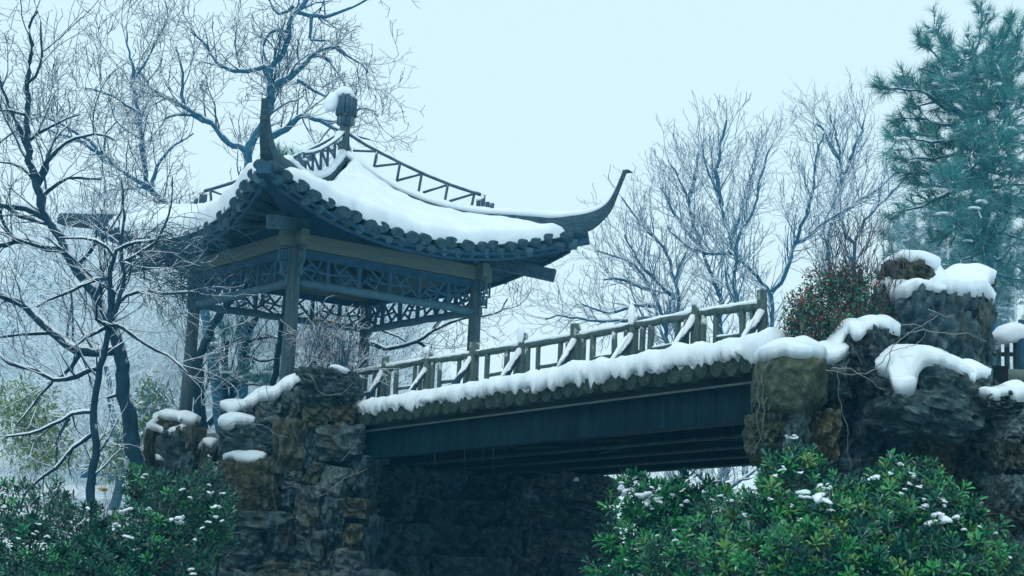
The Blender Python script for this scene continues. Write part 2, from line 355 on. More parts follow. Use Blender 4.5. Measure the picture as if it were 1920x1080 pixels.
    for (a, b_) in cnt:
        if (b_, a) not in cnt: adj.setdefault(a, []).append(b_); adj.setdefault(b_, []).append(a)
    for _ in range(6):
        new = {}
        for a, ns in adj.items():
            for d_ in (top, bot):
                q = [vs_[d_[c]] for c in ns]; p = vs_[d_[a]]; new[d_[a]] = tuple(.4 * p[k] + .6 * sum(c[k] for c in q) / len(q) for k in range(3))
        for k, p in new.items(): vs_[k] = p
    mb.add(vs_, fs, True); return mb.build('snow_cap', M['snow'], root)

# ------------------------------------------------------------------ ground
def ground_z(x, y):
    s_ = lambda a, b_, v: (lambda t: t * t * (3 - 2 * t))(min(1, max(0, (v - a) / (b_ - a))))
    z = -2.0 + 2.4 * s_(19, 33, y) + 3.2 * s_(33, 62, y) + 5 * s_(62, 130, y)
    return z + .25 * noise.noise((x * .25, y * .25, 0)) + .08 * noise.noise((x, y, 3))
mb = MB(); xs = [-160 + 4 * i for i in range(14)] + [-104 + 2 * i for i in range(30)] + [-44 + .9 * i for i in range(98)] + [44 + 3 * i for i in range(30)] + [140 + 8 * i for i in range(5)]
ys = [-30 + 3 * i for i in range(11)] + [3 + .9 * i for i in range(70)] + [66 + 4 * i for i in range(30)]
xs = sorted(set(xs)); gv = [(x, y, ground_z(x, y)) for y in ys for x in xs]; nx = len(xs)
mb.add(gv, [(j * nx + i, j * nx + i + 1, (j + 1) * nx + i + 1, (j + 1) * nx + i) for j in range(len(ys) - 1) for i in range(nx - 1)], True)
tag(mb.build('ground', M['ground']), kind='structure')

M['added_earth'] = material('added_dark_earth', (.010, .016, .014), (.03, .036, .026), 2, .95, .5, c3=(.02, .04, .02))  # unseen dark sheet, added to stop snow bounce lighting the bridge underside
mb = MB(); gx_ = [-12 + .8 * i for i in range(27)]; gy_ = [6 + .8 * i for i in range(22)]
mb.add([(x, y, ground_z(x, y) + .012) for y in gy_ for x in gx_], [(j * 27 + i, j * 27 + i + 1, (j + 1) * 27 + i + 1, (j + 1) * 27 + i) for j in range(21) for i in range(26)], True)
tag(mb.build('added_earth', M['added_earth']), kind='structure')

# ------------------------------------------------------------------ haze
hz = bpy.data.materials.new('haze'); hz.use_nodes = True; t_ = hz.node_tree; t_.nodes.clear()
ho = t_.nodes.new('ShaderNodeOutputMaterial'); hv = t_.nodes.new('ShaderNodeVolumePrincipled')
hv.inputs['Color'].default_value = (*HAZE_COLOR, 1); hv.inputs['Density'].default_value = HAZE_DENSITY
hv.inputs['Absorption Color'].default_value = (1, 1, 1, 1); hv.inputs['Anisotropy'].default_value = 0.0
t_.links.new(hv.outputs[0], ho.inputs['Volume'])
mb = MB(); mb.box((0, 68, 5), (195, 0, 0), (0, 118, 0), (0, 0, 8.5))
tag(mb.build('haze', hz), kind='stuff')

# ================================================================== PAVILION
S = 3.3
A = V3(-3.18489, 19.69239, 0); EU = V3(.79115, .61162, 0); EW = V3(-.61162, .79115, 0)
B = A + EU * S; D = A + EW * S; Cc = B + EW * S; O = (A + Cc) / 2
FLOOR = 1.30
pav = thing('pavilion', V3(O.x, O.y, FLOOR), 'open timber pavilion with upturned snow-covered roof corners behind the footbridge', 'pavilion')
up = V3(0, 0, 1)
def zz(p, z): return V3(p.x, p.y, z)
def interp(x, tab):
    xs_, ys_ = zip(*tab); return float(np.interp(x, xs_, ys_))
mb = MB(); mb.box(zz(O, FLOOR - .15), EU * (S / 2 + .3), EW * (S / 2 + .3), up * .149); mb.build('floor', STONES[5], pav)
mb = MB(); mb.box(zz(O, FLOOR - 1.8), EU * (S / 2 + .1), EW * (S / 2 + .1), up * 1.5); mb.build('foundation', M['core'], pav)
for P in (A, B, D, Cc):
    mb = MB(); n = 10
    mb.tube([zz(P, FLOOR), zz(P, 2.2), zz(P, 3.0), zz(P, 3.7), zz(P, 4.28)], [.108, .104, .10, .095, .09], 14, jit=.02); mb.build('post', M['post'], pav)
# the four sides: start corner, direction along, outward direction
SIDES = [(A, EU, -EW), (D, EU, EW), (A, EW, -EU), (B, EW, EU)]
PAT = [((0, .05), (.45, .72)), ((.33, .97), (.68, .5)), ((.2, .4), (.65, .0)), ((.82, .9), (.5, .1)), ((.3, .52), (.97, .40))]
for si, (P, d, o) in enumerate(SIDES):
    dz = .004 * si + (.02 if si > 1 else 0)
    mb = MB(); mb.bar(zz(P - d * .26, 4.09 + dz), zz(P + d * (S + .26), 4.09 + dz), .13, .22); mb.build('beam', M['beam'], pav)
    mb = MB(); mb.bar(zz(P + d * .09, 3.905 + dz), zz(P + d * (S - .09), 3.905 + dz), .08, .11); mb.build('lattice_rail', M['soffit'], pav)
    mb = MB(); pts = [zz(P + d * (S * k / 12), 3.475 + random.uniform(-.008, .008)) for k in range(13)]
    mb.tube(pts, [.062 + random.uniform(-.004, .006) for _ in pts], 10, jit=.03); mb.build('lattice_log', M['log'], pav)
    z0, z1 = 3.52, 3.865
    for k in range(1, 6):
        p = P + d * (S * k / 6); mb = MB(); mb.bar(zz(p, z0), zz(p, z1), .055, .055, up=d); mb.build('lattice_upright', M['stick'], pav)
    for k in range(6):
        for (a0, b0_), (a1, b1_) in PAT:
            if k % 2: a0, a1 = 1 - a0, 1 - a1
            jx = lambda: random.uniform(-.04, .04)
            p = zz(P + d * (S / 6 * (k + a0 + jx())), z0 + (z1 - z0) * b0_); q = zz(P + d * (S / 6 * (k + a1 + jx())), z0 + (z1 - z0) * b1_)
            off = o * random.uniform(-.012, .012); mb = MB(); mb.bar(p + off, q + off, .03, .03, up=o); mb.build('lattice_stick', M['stick'], pav)
    # stepped fret brackets under the beam ends, outside each post
    for (Q, sg) in ((P, -1), (P + d * S, 1)):
        mb = MB()
        for (e0, e1, zt, zb) in ((.10, .27, 3.97, 3.74), (.10, .22, 3.73, 3.56)):
            x0, x1 = sg * e0, sg * e1
            for (pa, pb) in (((x0, zt), (x1, zt)), ((x0, zb), (x1, zb)), ((x0, zb), (x0, zt)), ((x1, zb), (x1, zt))):
                mb.bar(zz(Q + d * pa[0], pa[1] - .012), zz(Q + d * pb[0], pb[1] + .012 * (pa[1] == pb[1])), .022, .026, up=o)
            xm = (x0 + x1) / 2; h4 = (zt - zb) * .27
            for s2 in (-1, 1):
                mb.bar(zz(Q + d * (xm + s2 * .035), (zt + zb) / 2 - h4), zz(Q + d * (xm + s2 * .035), (zt + zb) / 2 + h4), .018, .018, up=o)
                mb.bar(zz(Q + d * (xm - .04), (zt + zb) / 2 + s2 * h4), zz(Q + d * (xm + .04), (zt + zb) / 2 + s2 * h4), .016, .016, up=o)
        mb.bar(zz(Q + d * sg * .115, 3.55), zz(Q + d * sg * .115, 3.40), .03, .03, up=o)
        mb.build('fret_bracket', M['log'], pav)
# ---- roof faces
T1 = 1.785
ZR = [(0, 5.98), (.1, 5.83), (.2, 5.67), (.3, 5.52), (.435, 5.32), (.625, 5.14), (.8, 5.02), (1.025, 4.92), (1.35, 4.86), (1.6, 4.82), (1.785, 4.82), (2.2, 4.86)]
def face(L, R_, a, r, lift=0.0):
    """point of a roof face between the hips through corners L and R_: a -1..1 along, r 0 apex .. 1 eave"""
    t = T1 * r; pl = O + (L - O) * t; pr = O + (R_ - O) * t
    p = pl.lerp(pr, (a + 1) / 2); inward = (O - (L + R_) / 2).normalized()
    p = p + inward * (.345 * (1 - a * a) * r ** 1.5)
    z = interp(t, ZR) - .585 * r * r * (1 - abs(a) ** 2.1)
    return V3(p.x, p.y, z + lift)
def face_n(L, R_, a, r):
    e = .02; d1 = face(L, R_, a, min(1, r + e)) - face(L, R_, a, r - e); d2 = face(L, R_, a + e, r) - face(L, R_, a - e, r)
    n = d1.cross(d2); n.normalize(); return n if n.z > 0 else -n
FACES = [(A, B), (D, A), (B, Cc), (Cc, D)]
for fi, (L, R_) in enumerate(FACES):
    NA, NR = 33, 15; top = []; bot = []
    for i in range(NR):
        r = .03 + .955 * i / (NR - 1)
        top.append([face(L, R_, -1 + 2 * j / (NA - 1), r, -.10) for j in range(NA)]); bot.append([face(L, R_, -1 + 2 * j / (NA - 1), r, -.16) for j in range(NA)])
    mb = MB(); mb.sheet(top, bot); mb.build('roof_boards', M['soffit'], pav)
    # the eave: a row of half-round bark tiles and under it a row of rafter ends
    nt_ = 23
    for k in range(nt_):
        a = -.955 + 1.91 * k / (nt_ - 1); a += random.uniform(-.010, .010)
        p1 = face(L, R_, a, 1.0 + random.uniform(-.014, .014), random.uniform(-.02, .016)); p0 = face(L, R_, a, .80, -.01); rr = random.uniform(.098, .122)
        mb = MB(); mb.tube([p1, p1.lerp(p0, .5), p0], [rr, rr * .95, rr * .9], 12, jit=.05, squash=.78); mb.build('tile', M['tile'], pav)
    for k in range(nt_ - 1):
        a = -.93 + 1.86 * k / (nt_ - 2) + random.uniform(-.01, .01)
        p1 = face(L, R_, a, .988 + random.uniform(-.01, .01), -.135 + random.uniform(-.012, .012)); p0 = face(L, R_, a * .93, .60, -.215); rr = random.uniform(.064, .080)
        mb = MB(); mb.tube([p1, p0], [rr, rr], 9, jit=.05); mb.build('rafter', M['tile'] if k % 3 else M['log'], pav)
    mb = MB(); mb.tube([face(L, R_, -.93 + 1.86 * k / 20, .955, -.235) for k in range(21)], .03, 6); mb.build('eave_batten', M['soffit'], pav)
    # snow blanket
    NA, NR = 75, 44; top = []; bot = []; sd = 11.3 * fi
    for i in range(NR):
        v = i / (NR - 1); rowt = []; rowb = []
        for j in range(NA):
            u = -1 + 2 * j / (NA - 1)
            r = .05 + (.955 if fi == 1 else .935) * v + (.018 * noise.noise((u * 9, sd, 0)) + .010 * noise.noise((u * 27, sd, 0))) * v
            sc_ = .965 - .02 * math.cos(u * 3) + .03 * abs(math.sin(r * 19 + sd)) * (abs(u) > .9) - .12 * max(0, r - .8) / .2
            a = u * max(.04, min(.99, sc_, 1 - (.16 + .045 * math.sin(r * 23 + sd) + .03 * noise.noise((r * 30, sd, u))) / (1.65 * T1 * r)))
            ev = min(1, (1 - v) / .07, v / .05); eu = min(1, (1 - abs(u)) / .10)
            th = math.sqrt(max(0, 1 - (1 - min(ev, 1)) ** 2)) * math.sqrt(max(0, 1 - (1 - eu) ** 2))
            q = face(L, R_, a, r); n = face_n(L, R_, a, min(.97, max(.06, r)))
            T = ((.25 if fi == 1 else .17) + .05 * noise.noise((q.x * 1.6, q.y * 1.6, sd)) + .02 * noise.noise((q.x * 6, q.y * 6, sd)) + .007 * noise.noise((q.x * 17, q.y * 17, sd)) + .012 * math.cos(a * 36) * v ** 3 - .05 * abs(u) ** 4 - .04 * (1 - v) ** 2)
            rowt.append(q + n * (.075 + T * th - .04 * (1 - th))); rowb.append(q + n * .02)
        top.append(rowt); bot.append(rowb)
    mb = MB(); mb.sheet(top, bot); mb.build('roof_snow', M['snow'], pav)
# ---- hips with upturned tips
TIP = {'A': ([(1.55, 4.74), (1.70, 4.80), (1.785, 5.02), (1.83, 5.3), (1.842, 5.62)], [(1.50, 5.02), (1.62, 5.06), (1.70, 5.2), (1.765, 5.38), (1.805, 5.60)]),
       'B': ([(1.6, 4.74), (1.785, 4.84), (1.915, 5.155), (1.95, 5.41), (2.012, 5.81)], [(1.52, 5.02), (1.745, 5.09), (1.87, 5.22), (1.925, 5.44), (1.985, 5.83)]),
       'D': ([(1.6, 4.72), (1.75, 4.72), (1.88, 4.76), (1.98, 4.77), (2.06, 4.80)], [(1.55, 4.98), (1.75, 4.98), (1.88, 4.97), (1.98, 4.98), (2.05, 4.98)])}
TIP['C'] = TIP['B']
for nm, P in (('A', A), ('B', B), ('C', Cc), ('D', D)):
    dv = P - O; side = V3(-dv.y, dv.x, 0).normalized()
    lowp = [(t, interp(t, ZR) - .02) for t in (.03, .2, .4, .6, .8, 1.0, 1.2, 1.4)] + TIP[nm][0]
    topp = [(t, interp(t, ZR) + h) for t, h in ((.0, .08), (.2, .09), (.4, .10), (.6, .12), (.8, .135), (1.0, .15), (1.2, .18), (1.4, .19))] + TIP[nm][1]
    def fine(ps):
        ps = np.array(ps); d_ = np.r_[0, np.cumsum(np.hypot(*(np.diff(ps, axis=0) * [2.33, 1]).T))]; s_ = np.linspace(0, 1, 60)
        return np.c_[np.interp(s_, d_ / d_[-1], ps[:, 0]), np.interp(s_, d_ / d_[-1], ps[:, 1])]
    lo, hi = fine(lowp), fine(topp)
    for _ in range(2):
        for arr in (lo, hi): arr[1:-1] = (arr[:-2] + 2 * arr[1:-1] + arr[2:]) / 4
    g1, g2 = [], []; pt = lambda tz: zz(O + dv * tz[0], tz[1])
    for k in range(60):
        f = k / 59; w = .10 if f < .72 else .10 + .02 * (f - .72) / .28
        if nm in 'ABC' and f > .8: w = .105 - .06 * (f - .8) / .2
        if nm == 'A' and f > .6: w = .115 + .055 * math.sin(min(1, (f - .6) / .26) * math.pi) - .068 * max(0, f - .74) / .26 + .006 * noise.noise((k * .9, 2, 7))
        l_, h_ = pt(lo[k]), pt(hi[k]); m_ = l_.lerp(h_, .5); j = .012 * noise.noise((k * .7, 0, 5))
        g1.append([l_ + side * w * .85, m_ + side * (w + j), m_.lerp(h_, .5) + side * (w * .86), h_ + side * w * .55]); g2.append([l_ - side * w * .85, m_ - side * (w + j), m_.lerp(h_, .5) - side * w * .86, h_ - side * w * .55])
    mb = MB(); mb.sheet(g1, g2, smooth=False); hip = mb.build('hip_ridge', M['ridge'], pav)
    if nm in 'BC':
        e = pt(hi[-1]); mb = MB(); mb.tube([e + V3(0, 0, -.04), e + dv * .03 + V3(0, 0, -.012), e + dv * .066 + V3(0, 0, -.03)], [.045, .035, .008], 8); mb.build('beak', M['ridge'], hip)
        mb = MB(); mb.tube([e + V3(0, 0, .0), e + dv * .02 + V3(0, 0, .025), e + dv * .05 + V3(0, 0, .006)], [.03, .035, .006], 8, squash=.6); mb.build('beak_snow', M['snow'], hip)
    # snow along the hip
    end = {'A': 43, 'B': 56, 'C': 56, 'D': 55}[nm]; pts = []; rad = []
    for k in range(0, end):
        f = k / 59; rr = .088 + .018 * noise.noise((k * .5, 3, 1)) if (f < .7 or nm == 'D') else max(.03, .088 - .2 * (f - .7))
        if k == 0 or k == end - 1: rr *= .3
        pts.append(pt(hi[k]) + V3(0, 0, rr * .45)); rad.append(rr)
    mb = MB(); mb.tube(pts, rad, 12, squash=.85); mb.build('ridge_snow', M['snow'], hip)
    # heavy corner beam under the hip
    mb = MB(); pe = zz(O + dv * 1.54, 4.08); mb.bar(zz(O + dv * .8, 4.42), pe, .15, .19)
    mb.build('corner_beam', M['tile'], pav)
    mb = MB(); mb.bar(zz(O + dv * 1.02, 4.40), zz(O + dv * 1.765, 4.70), .20, .16); mb.build('corner_rafter', M['soffit'], pav)
    # little openwork rail riding on the hip, closed by a bundle of short logs
    RT = [(0.0, 6.46), (.15, 6.24), (.3, 6.06), (.45, 5.89), (.61, 5.72), (.8, 5.55), (1.0, 5.40)]
    tp = lambda t: zz(O + dv * t, interp(t, RT)); gp = lambda t: zz(O + dv * t, interp(t, ZR) + .16)
    mb = MB(); mb.tube([tp(.03 + .97 * k / 14) for k in range(15)], .030, 7, jit=.05); rail = mb.build('roof_rail', M['roofwood'], pav)
    mb = MB(); mb.tube([tp(.06 + .92 * k / 30) + V3(0, 0, .028) for k in range(31)], [.032 + .01 * noise.noise((k * .9, 1, P.x)) for k in range(31)], 7, squash=.7); mb.build('rail_snow', M['snow'], rail)
    for t in (.26, .43, .59, .78, .97):
        mb = MB(); mb.tube([tp(t - .015), gp(t - .035)], .022, 6); mb.build('strut', M['roofwood'], pav)
        mb = MB(); mb.tube([tp(t - .005), gp(t - .19) + V3(0, 0, .09)], .022, 6); mb.build('strut', M['roofwood'], pav)
    for k, (t, hgt, sx) in enumerate(((.985, .30, .03), (1.02, .37, -.02), (1.05, .27, .03), (1.085, .24, -.03), (1.11, .17, .02))):
        b_ = zz(O + dv * t, interp(t, ZR) + .10) + side * sx; mb = MB(); mb.tube([b_, b_ + V3(0, 0, hgt)], .036, 8, jit=.04); mb.build('end_log', M['roofwood'], pav)
# ---- finial
mb = MB(); mb.tube([zz(O, 5.85), zz(O, 6.3), zz(O, 6.75)], [.095, .09, .085], 10, jit=.03); mb.build('finial_post', M['post'], pav)
for k in range(14):
    an = 2 * math.pi * k / 14; ra = .145 + random.uniform(-.008, .012); c_ = O + V3(math.cos(an), math.sin(an), 0) * ra
    mb = MB(); mb.tube([zz(c_, 6.72 + random.uniform(-.02, .02)), zz(c_, 7.03 + random.uniform(-.03, .03))], .036, 8, jit=.03); mb.build('finial_log', M['roofwood'], pav)
for k in range(10):
    an = 2 * math.pi * k / 10 + .2; c_ = O + V3(math.cos(an), math.sin(an), 0) * .108
    mb = MB(); mb.tube([zz(c_, 6.56 + random.uniform(-.01, .01)), zz(c_, 6.74)], .036, 8, jit=.03); mb.build('finial_log', M['beam'] if k % 3 == 0 else M['roofwood'], pav)
mb = MB(); mb.tube([zz(O, 6.70), zz(O, 6.99)], .12, 14); mb.build('finial_core', M['soffit'], pav)
mb = MB(); mb.tube([zz(O, 6.99), zz(O, 7.10)], [.10, .095], 12, jit=.05); mb.build('finial_cap', M['post'], pav)
snow_dome(zz(O, 7.09) + V3(-.06, 0, 0), (.17, 0, 0), (0, .17, 0), .12, 3, name='finial_snow', parent=pav)
snow_dome(zz(O, 6.92) + V3(-.22, -.05, 0), (.12, 0, 0), (0, .14, 0), .17, 5, sag=.8, name='finial_snow', parent=pav)
snow_dome(zz(O, 6.35) + V3(-.08, -.06, 0), (.07, 0, 0), (0, .07, 0), .1, 8, sag=.8, name='finial_snow', parent=pav)

# ================================================================== FOOTBRIDGE
BP = V3(-5.58476, 23.37575, 0); BD = -EW; BSL = .03652; BW = 3.87   # near edge line, direction to the right end
def bz(t): return 1.0456 + BSL * t
def bp(t, off=0, z=0): return zz(BP + BD * t + EU * off, bz(t) + z)
TL, TR = 4.05, 13.3
BDs = (BD + V3(0, 0, BSL)).normalized()
bridge = thing('footbridge', bp(9, BW / 2, -.35), 'snow-covered footbridge of round logs on dark steel girders between rock abutments', 'bridge')
for k in range(5):
    o_ = .02 + (BW - .1) * k / 4; mb = MB()
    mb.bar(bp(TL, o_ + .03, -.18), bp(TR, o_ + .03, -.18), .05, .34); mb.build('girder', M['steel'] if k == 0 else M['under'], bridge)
    mb = MB(); mb.bar(bp(TL, o_ + .03, -.36), bp(TR, o_ + .03, -.36), .16, .02); mb.build('bottom_flange', M['deck'] if k else M['steel'], bridge)
mb = MB(); mb.bar(bp(TL, .03, .0), bp(TR, .03, .0), .17, .022); mb.build('top_flange', M['flange'], bridge)
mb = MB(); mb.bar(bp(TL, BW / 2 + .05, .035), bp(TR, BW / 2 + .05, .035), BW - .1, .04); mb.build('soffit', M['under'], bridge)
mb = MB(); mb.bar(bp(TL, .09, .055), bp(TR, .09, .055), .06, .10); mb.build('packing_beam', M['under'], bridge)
for (t0, t1, a0, a1) in ((7, 9.5, .2, 1.2), (9, 11.5, .2, 1.9), (10.5, 8.5, 1.1, 2.0), (11.2, 12.8, 1.9, .8)):
    mb = MB(); mb.bar(bp(t0, a0, -.30), bp(t1, a1, -.30), .04, .02); mb.build('brace', M['deck'], bridge)
t = TL + .1; k = 0
while t < TR:
    rr = random.uniform(.084, .10); zc = .178 + random.uniform(-.012, .012); e0 = random.uniform(-.10, -.03); mb = MB()
    mb.tube([bp(t, e0, zc), bp(t, .6, zc), bp(t, BW + .02, zc)], [rr, rr * .98, rr], 14, jit=.03); mb.build('deck_log', M['deck'], bridge); t += .2 + random.uniform(-.008, .02)
# snow on the deck with a ragged, drooping front lip
PROF = [(.10, .0, 0), (.02, -.02, .4), (-.05, -.045, 1), (-.105, -.02, .9), (-.12, .08, .6), (-.09, .16, .5), (-.02, .20, .5), (.10, .185, .6), (.25, .14, .7), (.42, .10, .8), (1.0, .12, .8), (2.2, .16, .5), (3.86, .15, .3)]
top, bot = [], []; NT = 620
for i in range(NT):
    t = TL + .35 + (13.25 - TL - .35) * i / (NT - 1); rt, rb = [], []
    drip = max(0, noise.noise((t * 3.1, 2, 0))) * .2 + max(0, noise.noise((t * 9, 7, 0))) * .12 - .02 + .045 * noise.noise((t * 13, 1, 1)) + .03 * noise.noise((t * 31, 4, 1))
    big = .95 + .32 * noise.noise((t * 1.3, 5, 5)) + .2 * noise.noise((t * 4.3, 5, 9)) + .035 * (t - 8)
    for (o_, z_, wn) in PROF:
        z2 = z_ * big if z_ > 0 else z_ - drip * (1 if o_ < .05 else .3) + .02
        nn = .03 * noise.noise((t * 5, o_ * 6, z_ * 9)) * wn + .012 * noise.noise((t * 17, o_ * 20, z_ * 20)) * wn
        rt.append(bp(t, o_ - nn * 1.5 - .03 * (big - 1), .262 + z2 + nn))
        rb.append(bp(t, max(o_, -.045) + (.015 if o_ < 1 else 0), .255 + min(z_, 0) * .5))
    top.append(rt); bot.append(rb)
mb = MB(); mb.sheet(top, bot); mb.build('deck_snow', M['snow'], bridge)

# ---- railing
rail = thing('railing', bp(9, .38, .28), 'mossy log railing with slanting braces along the edge of the snowy footbridge', 'railing')
POSTS = [4.95, 5.79, 6.85, 7.86, 8.88, 9.88, 10.85, 11.80, 12.74]
RO = .40
ZT = lambda t: interp(t, [(4.95, 1.10), (5.79, 1.10), (6.9, 1.07), (7.9, 1.045), (8.9, 1.04), (9.9, 1.03), (10.9, 1.02), (11.8, 1.03), (12.8, 1.00), (13.6, .96)])
def snow_bits(p, q, r, parent, dens=.6, seed=0, name='rail_snow', lift=1.0):
    """broken rolls of snow lying along a bar from p to q"""
    p, q = Vector(p), Vector(q); L = (q - p).length; n = max(4, int(L / .03)); run = []
    def flush():
        if len(run) > 2:
            m = len(run); mb = MB()
            mb.tube([a for a, _ in run], [b_ * (.35 if i in (0, m - 1) else 1) for i, (_, b_) in enumerate(run)], 8, squash=.8, jit=.08); mb.build(name, M['snow'], parent)
        run.clear()
    for i in range(n + 1):
        f = i / n; c_ = p.lerp(q, f); s_ = noise.noise((c_.x * 3 + seed, c_.y * 3, c_.z * 3)) * .5 + .5
        if s_ > 1 - dens: run.append((c_ + V3(0, 0, r * .75 * lift), r * (.75 + .5 * (s_ - (1 - dens)) + .15 * noise.noise((c_.x * 14, c_.y * 14, seed)))))
        else: flush()
    flush()
for i, t in enumerate(POSTS):
    lean = random.uniform(-.03, .03); b_ = bp(t, RO, .2); tp_ = bp(t + lean, RO, ZT(t)); mb = MB()
    mb.tube([b_, b_.lerp(tp_, .5), tp_], [q * random.uniform(.88, 1.08) for q in (.062, .058, .056)], 10, jit=.07); po = mb.build('post', M['railwood'], rail)
    if i in (4, 6, 7, 2): snow_dome(tp_ + V3(-.03, -.02, -.01), (.05, 0, 0), (0, .05, 0), .05 + .06 * (i in (4, 6)), i, sag=1.0, name='post_snow', parent=po)
    foot = bp(t + random.uniform(-.03, .03), .02, .30 + .006 * (t - 5)); top_ = bp(t, RO - .05, .27 + random.uniform(.64, .74) * (ZT(t) - .27)); mb = MB()
    mb.tube([foot - V3(0, 0, .05), top_ + (top_ - foot) * .06], [.046, .042], 8, jit=.08); br = mb.build('brace', M['bark'], rail)
    snow_bits(foot + V3(0, 0, .0), top_ + V3(0, 0, .0), .032, br, .46, i * 2.3, lift=2.3)
    if i in (3, 5, 6, 7):
        mb = MB(); mb.tube([bp(t, RO + .32, .26), bp(t, RO + .05, .27 + .45 * (ZT(t) - .27))], .028, 8, jit=.06); mb.build('brace', M['railwood'], rail)
for i in range(len(POSTS) - 1):
    t0, t1 = POSTS[i], POSTS[i + 1]; w = t1 - t0
    h = lambda t: .27 + (ZT(t) - .27) * .80
    mb = MB(); sl = random.uniform(-.02, .02); pts = [bp(t0 + w * k / 6, RO + random.uniform(-.006, .006), h(t0 + w * k / 6) + sl * (k - 3) / 3 + random.uniform(-.008, .008)) for k in range(7)]
    mb.tube(pts, [.043 + random.uniform(-.004, .005) for _ in pts], 10, jit=.05); hr = mb.build('handrail', M['railwood'], rail)
    snow_bits(bp(t0 + .05, RO, h(t0)), bp(t1 - .05, RO, h(t1)), .045, hr, (.95, .9, .75, .62, .7, .6, .7, .66, .9)[i], i * 3)
    xs_ = (.13, .30, .70, .86)
    for f in xs_:
        if i == 3 and f in (.13,): continue
        tt = t0 + w * (f + random.uniform(-.02, .02)); mb = MB(); mb.tube([bp(tt, RO, .22), bp(tt + random.uniform(-.015, .015), RO, h(tt))], random.uniform(.029, .037), 7, jit=.08); ba = mb.build('baluster', M['railwood'], rail)
    mb = MB(); zc = lambda t: .27 + (ZT(t) - .27) * .42
    mb.tube([bp(t0 + w * .30, RO, zc(t0)), bp(t0 + w * .70, RO, zc(t1))], .024, 7, jit=.06); cb = mb.build('crossbar', M['railwood'], rail)
    snow_bits(bp(t0 + w * .31, RO, zc(t0)), bp(t0 + w * .69, RO, zc(t1)), .024, cb, .5, i * 5 + 1)

# ================================================================== ROCKS
def crop(ox, oy, s_, r): return (ox + r[0] / s_, oy + r[1] / s_, ox + r[2] / s_, oy + r[3] / s_)
# ---- left abutment (front) -- rectangles measured on the photograph: x0 y0 x1 y1, stone colour, relief, depth
LA = [((485, 45, 770, 225), 0, -.05), ((375, 140, 505, 300), 0, 0), ((235, 185, 380, 310), 5, .05), ((90, 225, 250, 335), 0, .1), ((95, 325, 350, 520), 0, 0),
      ((355, 300, 500, 555), 4, -.06), ((495, 205, 630, 325), 2, .05), ((625, 212, 755, 322), 3, .0), ((570, 325, 790, 485), 0, -.05), ((495, 320, 585, 525), 1, .08),
      ((112, 508, 360, 765), 3, -.08), ((375, 558, 492, 640), 5, .02), ((485, 510, 605, 640), 2, .1), ((598, 535, 740, 690), 5, -.04), ((735, 478, 875, 665), 1, .02),
      ((810, 365, 940, 505), 2, .1), ((375, 635, 470, 760), 1, .05), ((450, 635, 582, 855), 5, -.05), ((580, 690, 708, 862), 0, -.02), ((703, 690, 845, 785), 4, .0),
      ((130, 758, 452, 865), 0, .02), ((330, 840, 465, 1015), 1, .05), ((458, 850, 595, 1015), 0, -.04), ((588, 850, 705, 965), 1, .04), ((700, 822, 795, 955), 3, -.03),
      ((660, 955, 815, 1100), 5, -.05), ((450, 1008, 600, 1120), 0, 0), ((320, 1015, 468, 1120), 4, -.02), ((80, 860, 345, 1100), 0, .06), ((590, 960, 670, 1100), 1, .03),
      ((785, 780, 880, 965), 1, .08), ((755, 570, 860, 700), 0, .1), ((200, 330, 360, 420), 1, .06)]
lab = thing('stone_abutment', at(560, 1080, 18.6), 'rough dark and ochre stone abutment under the left end of the footbridge', 'abutment')
for r, mt, rel in LA:
    x0, y0, x1, y1 = crop(380, 680, 2.7, r); stone(x0, y0, x1, y1, 18.35 + rel + .0012 * (x0 - 400), mt, lab, depth=.34, big=(x1 - x0) * (y1 - y0) > 5200)
for y0 in (1075, 1150, 1230):
    for x0 in range(395, 700, 80): stone(x0, y0, x0 + 92, y0 + 88, 18.4 + random.uniform(-.1, .1), random.choice((0, 1, 4, 5)), lab, depth=.3)
mb = MB(); c0, c1 = at(470, 722, 18.9), at(680, 700, 19.1)
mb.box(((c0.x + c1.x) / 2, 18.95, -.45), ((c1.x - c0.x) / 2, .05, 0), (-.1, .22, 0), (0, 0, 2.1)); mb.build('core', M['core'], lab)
for k, (x0, y0, x1, y1) in enumerate(((90, 185, 245, 240), (225, 110, 485, 200), (95, 305, 245, 385), (130, 473, 308, 520), (660, 60, 720, 85))):
    x0, y0, x1, y1 = crop(380, 680, 2.7, (x0, y0, x1, y1)); snow_on(lab, x0 - 4, y0, x1 + 4, y1, 18.45, seed=k * 7.1)
# the wall under the bridge, running back along its width to a lit pier
E0 = bp(4.68, 0)
wallm = thing('stone_wall', zz(E0 + EU * 2, -1.8), 'shaded rubble wall beneath the footbridge ending in a pale jagged pier', 'wall')
rows_z = [(-1.9, -1.35), (-1.35, -.85), (-.85, -.38), (-.38, .08), (.08, .48), (.48, .90)]
for ri, (z0, z1) in enumerate(rows_z):
    k = -.1 + random.uniform(-.2, .1)
    while k < BW + .25:
        w = random.uniform(.45, .95); kc = k + w / 2; c_ = zz(E0 + EU * kc - BD * random.uniform(.1, .3), (z0 + z1) / 2)
        R3 = Matrix(((EU.x, EW.x, 0), (EU.y, EW.y, 0), (0, 0, 1))).to_4x4()
        Mx = Matrix.Translation(c_) @ R3 @ Matrix.Rotation(random.uniform(-.2, .2), 4, 'Z') @ Matrix.Diagonal((w / 2 * .98, .32, (z1 - z0) / 2 * .98, 1))
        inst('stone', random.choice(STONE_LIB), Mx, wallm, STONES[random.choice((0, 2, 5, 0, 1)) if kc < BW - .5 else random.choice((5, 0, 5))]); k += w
mb = MB(); mb.box(zz(E0 + EU * (BW / 2 + .25) + EW * .35, -.55), EU * (BW / 2 + .3), EW * .3, up * 1.42); mb.build('core', M['core'], wallm)
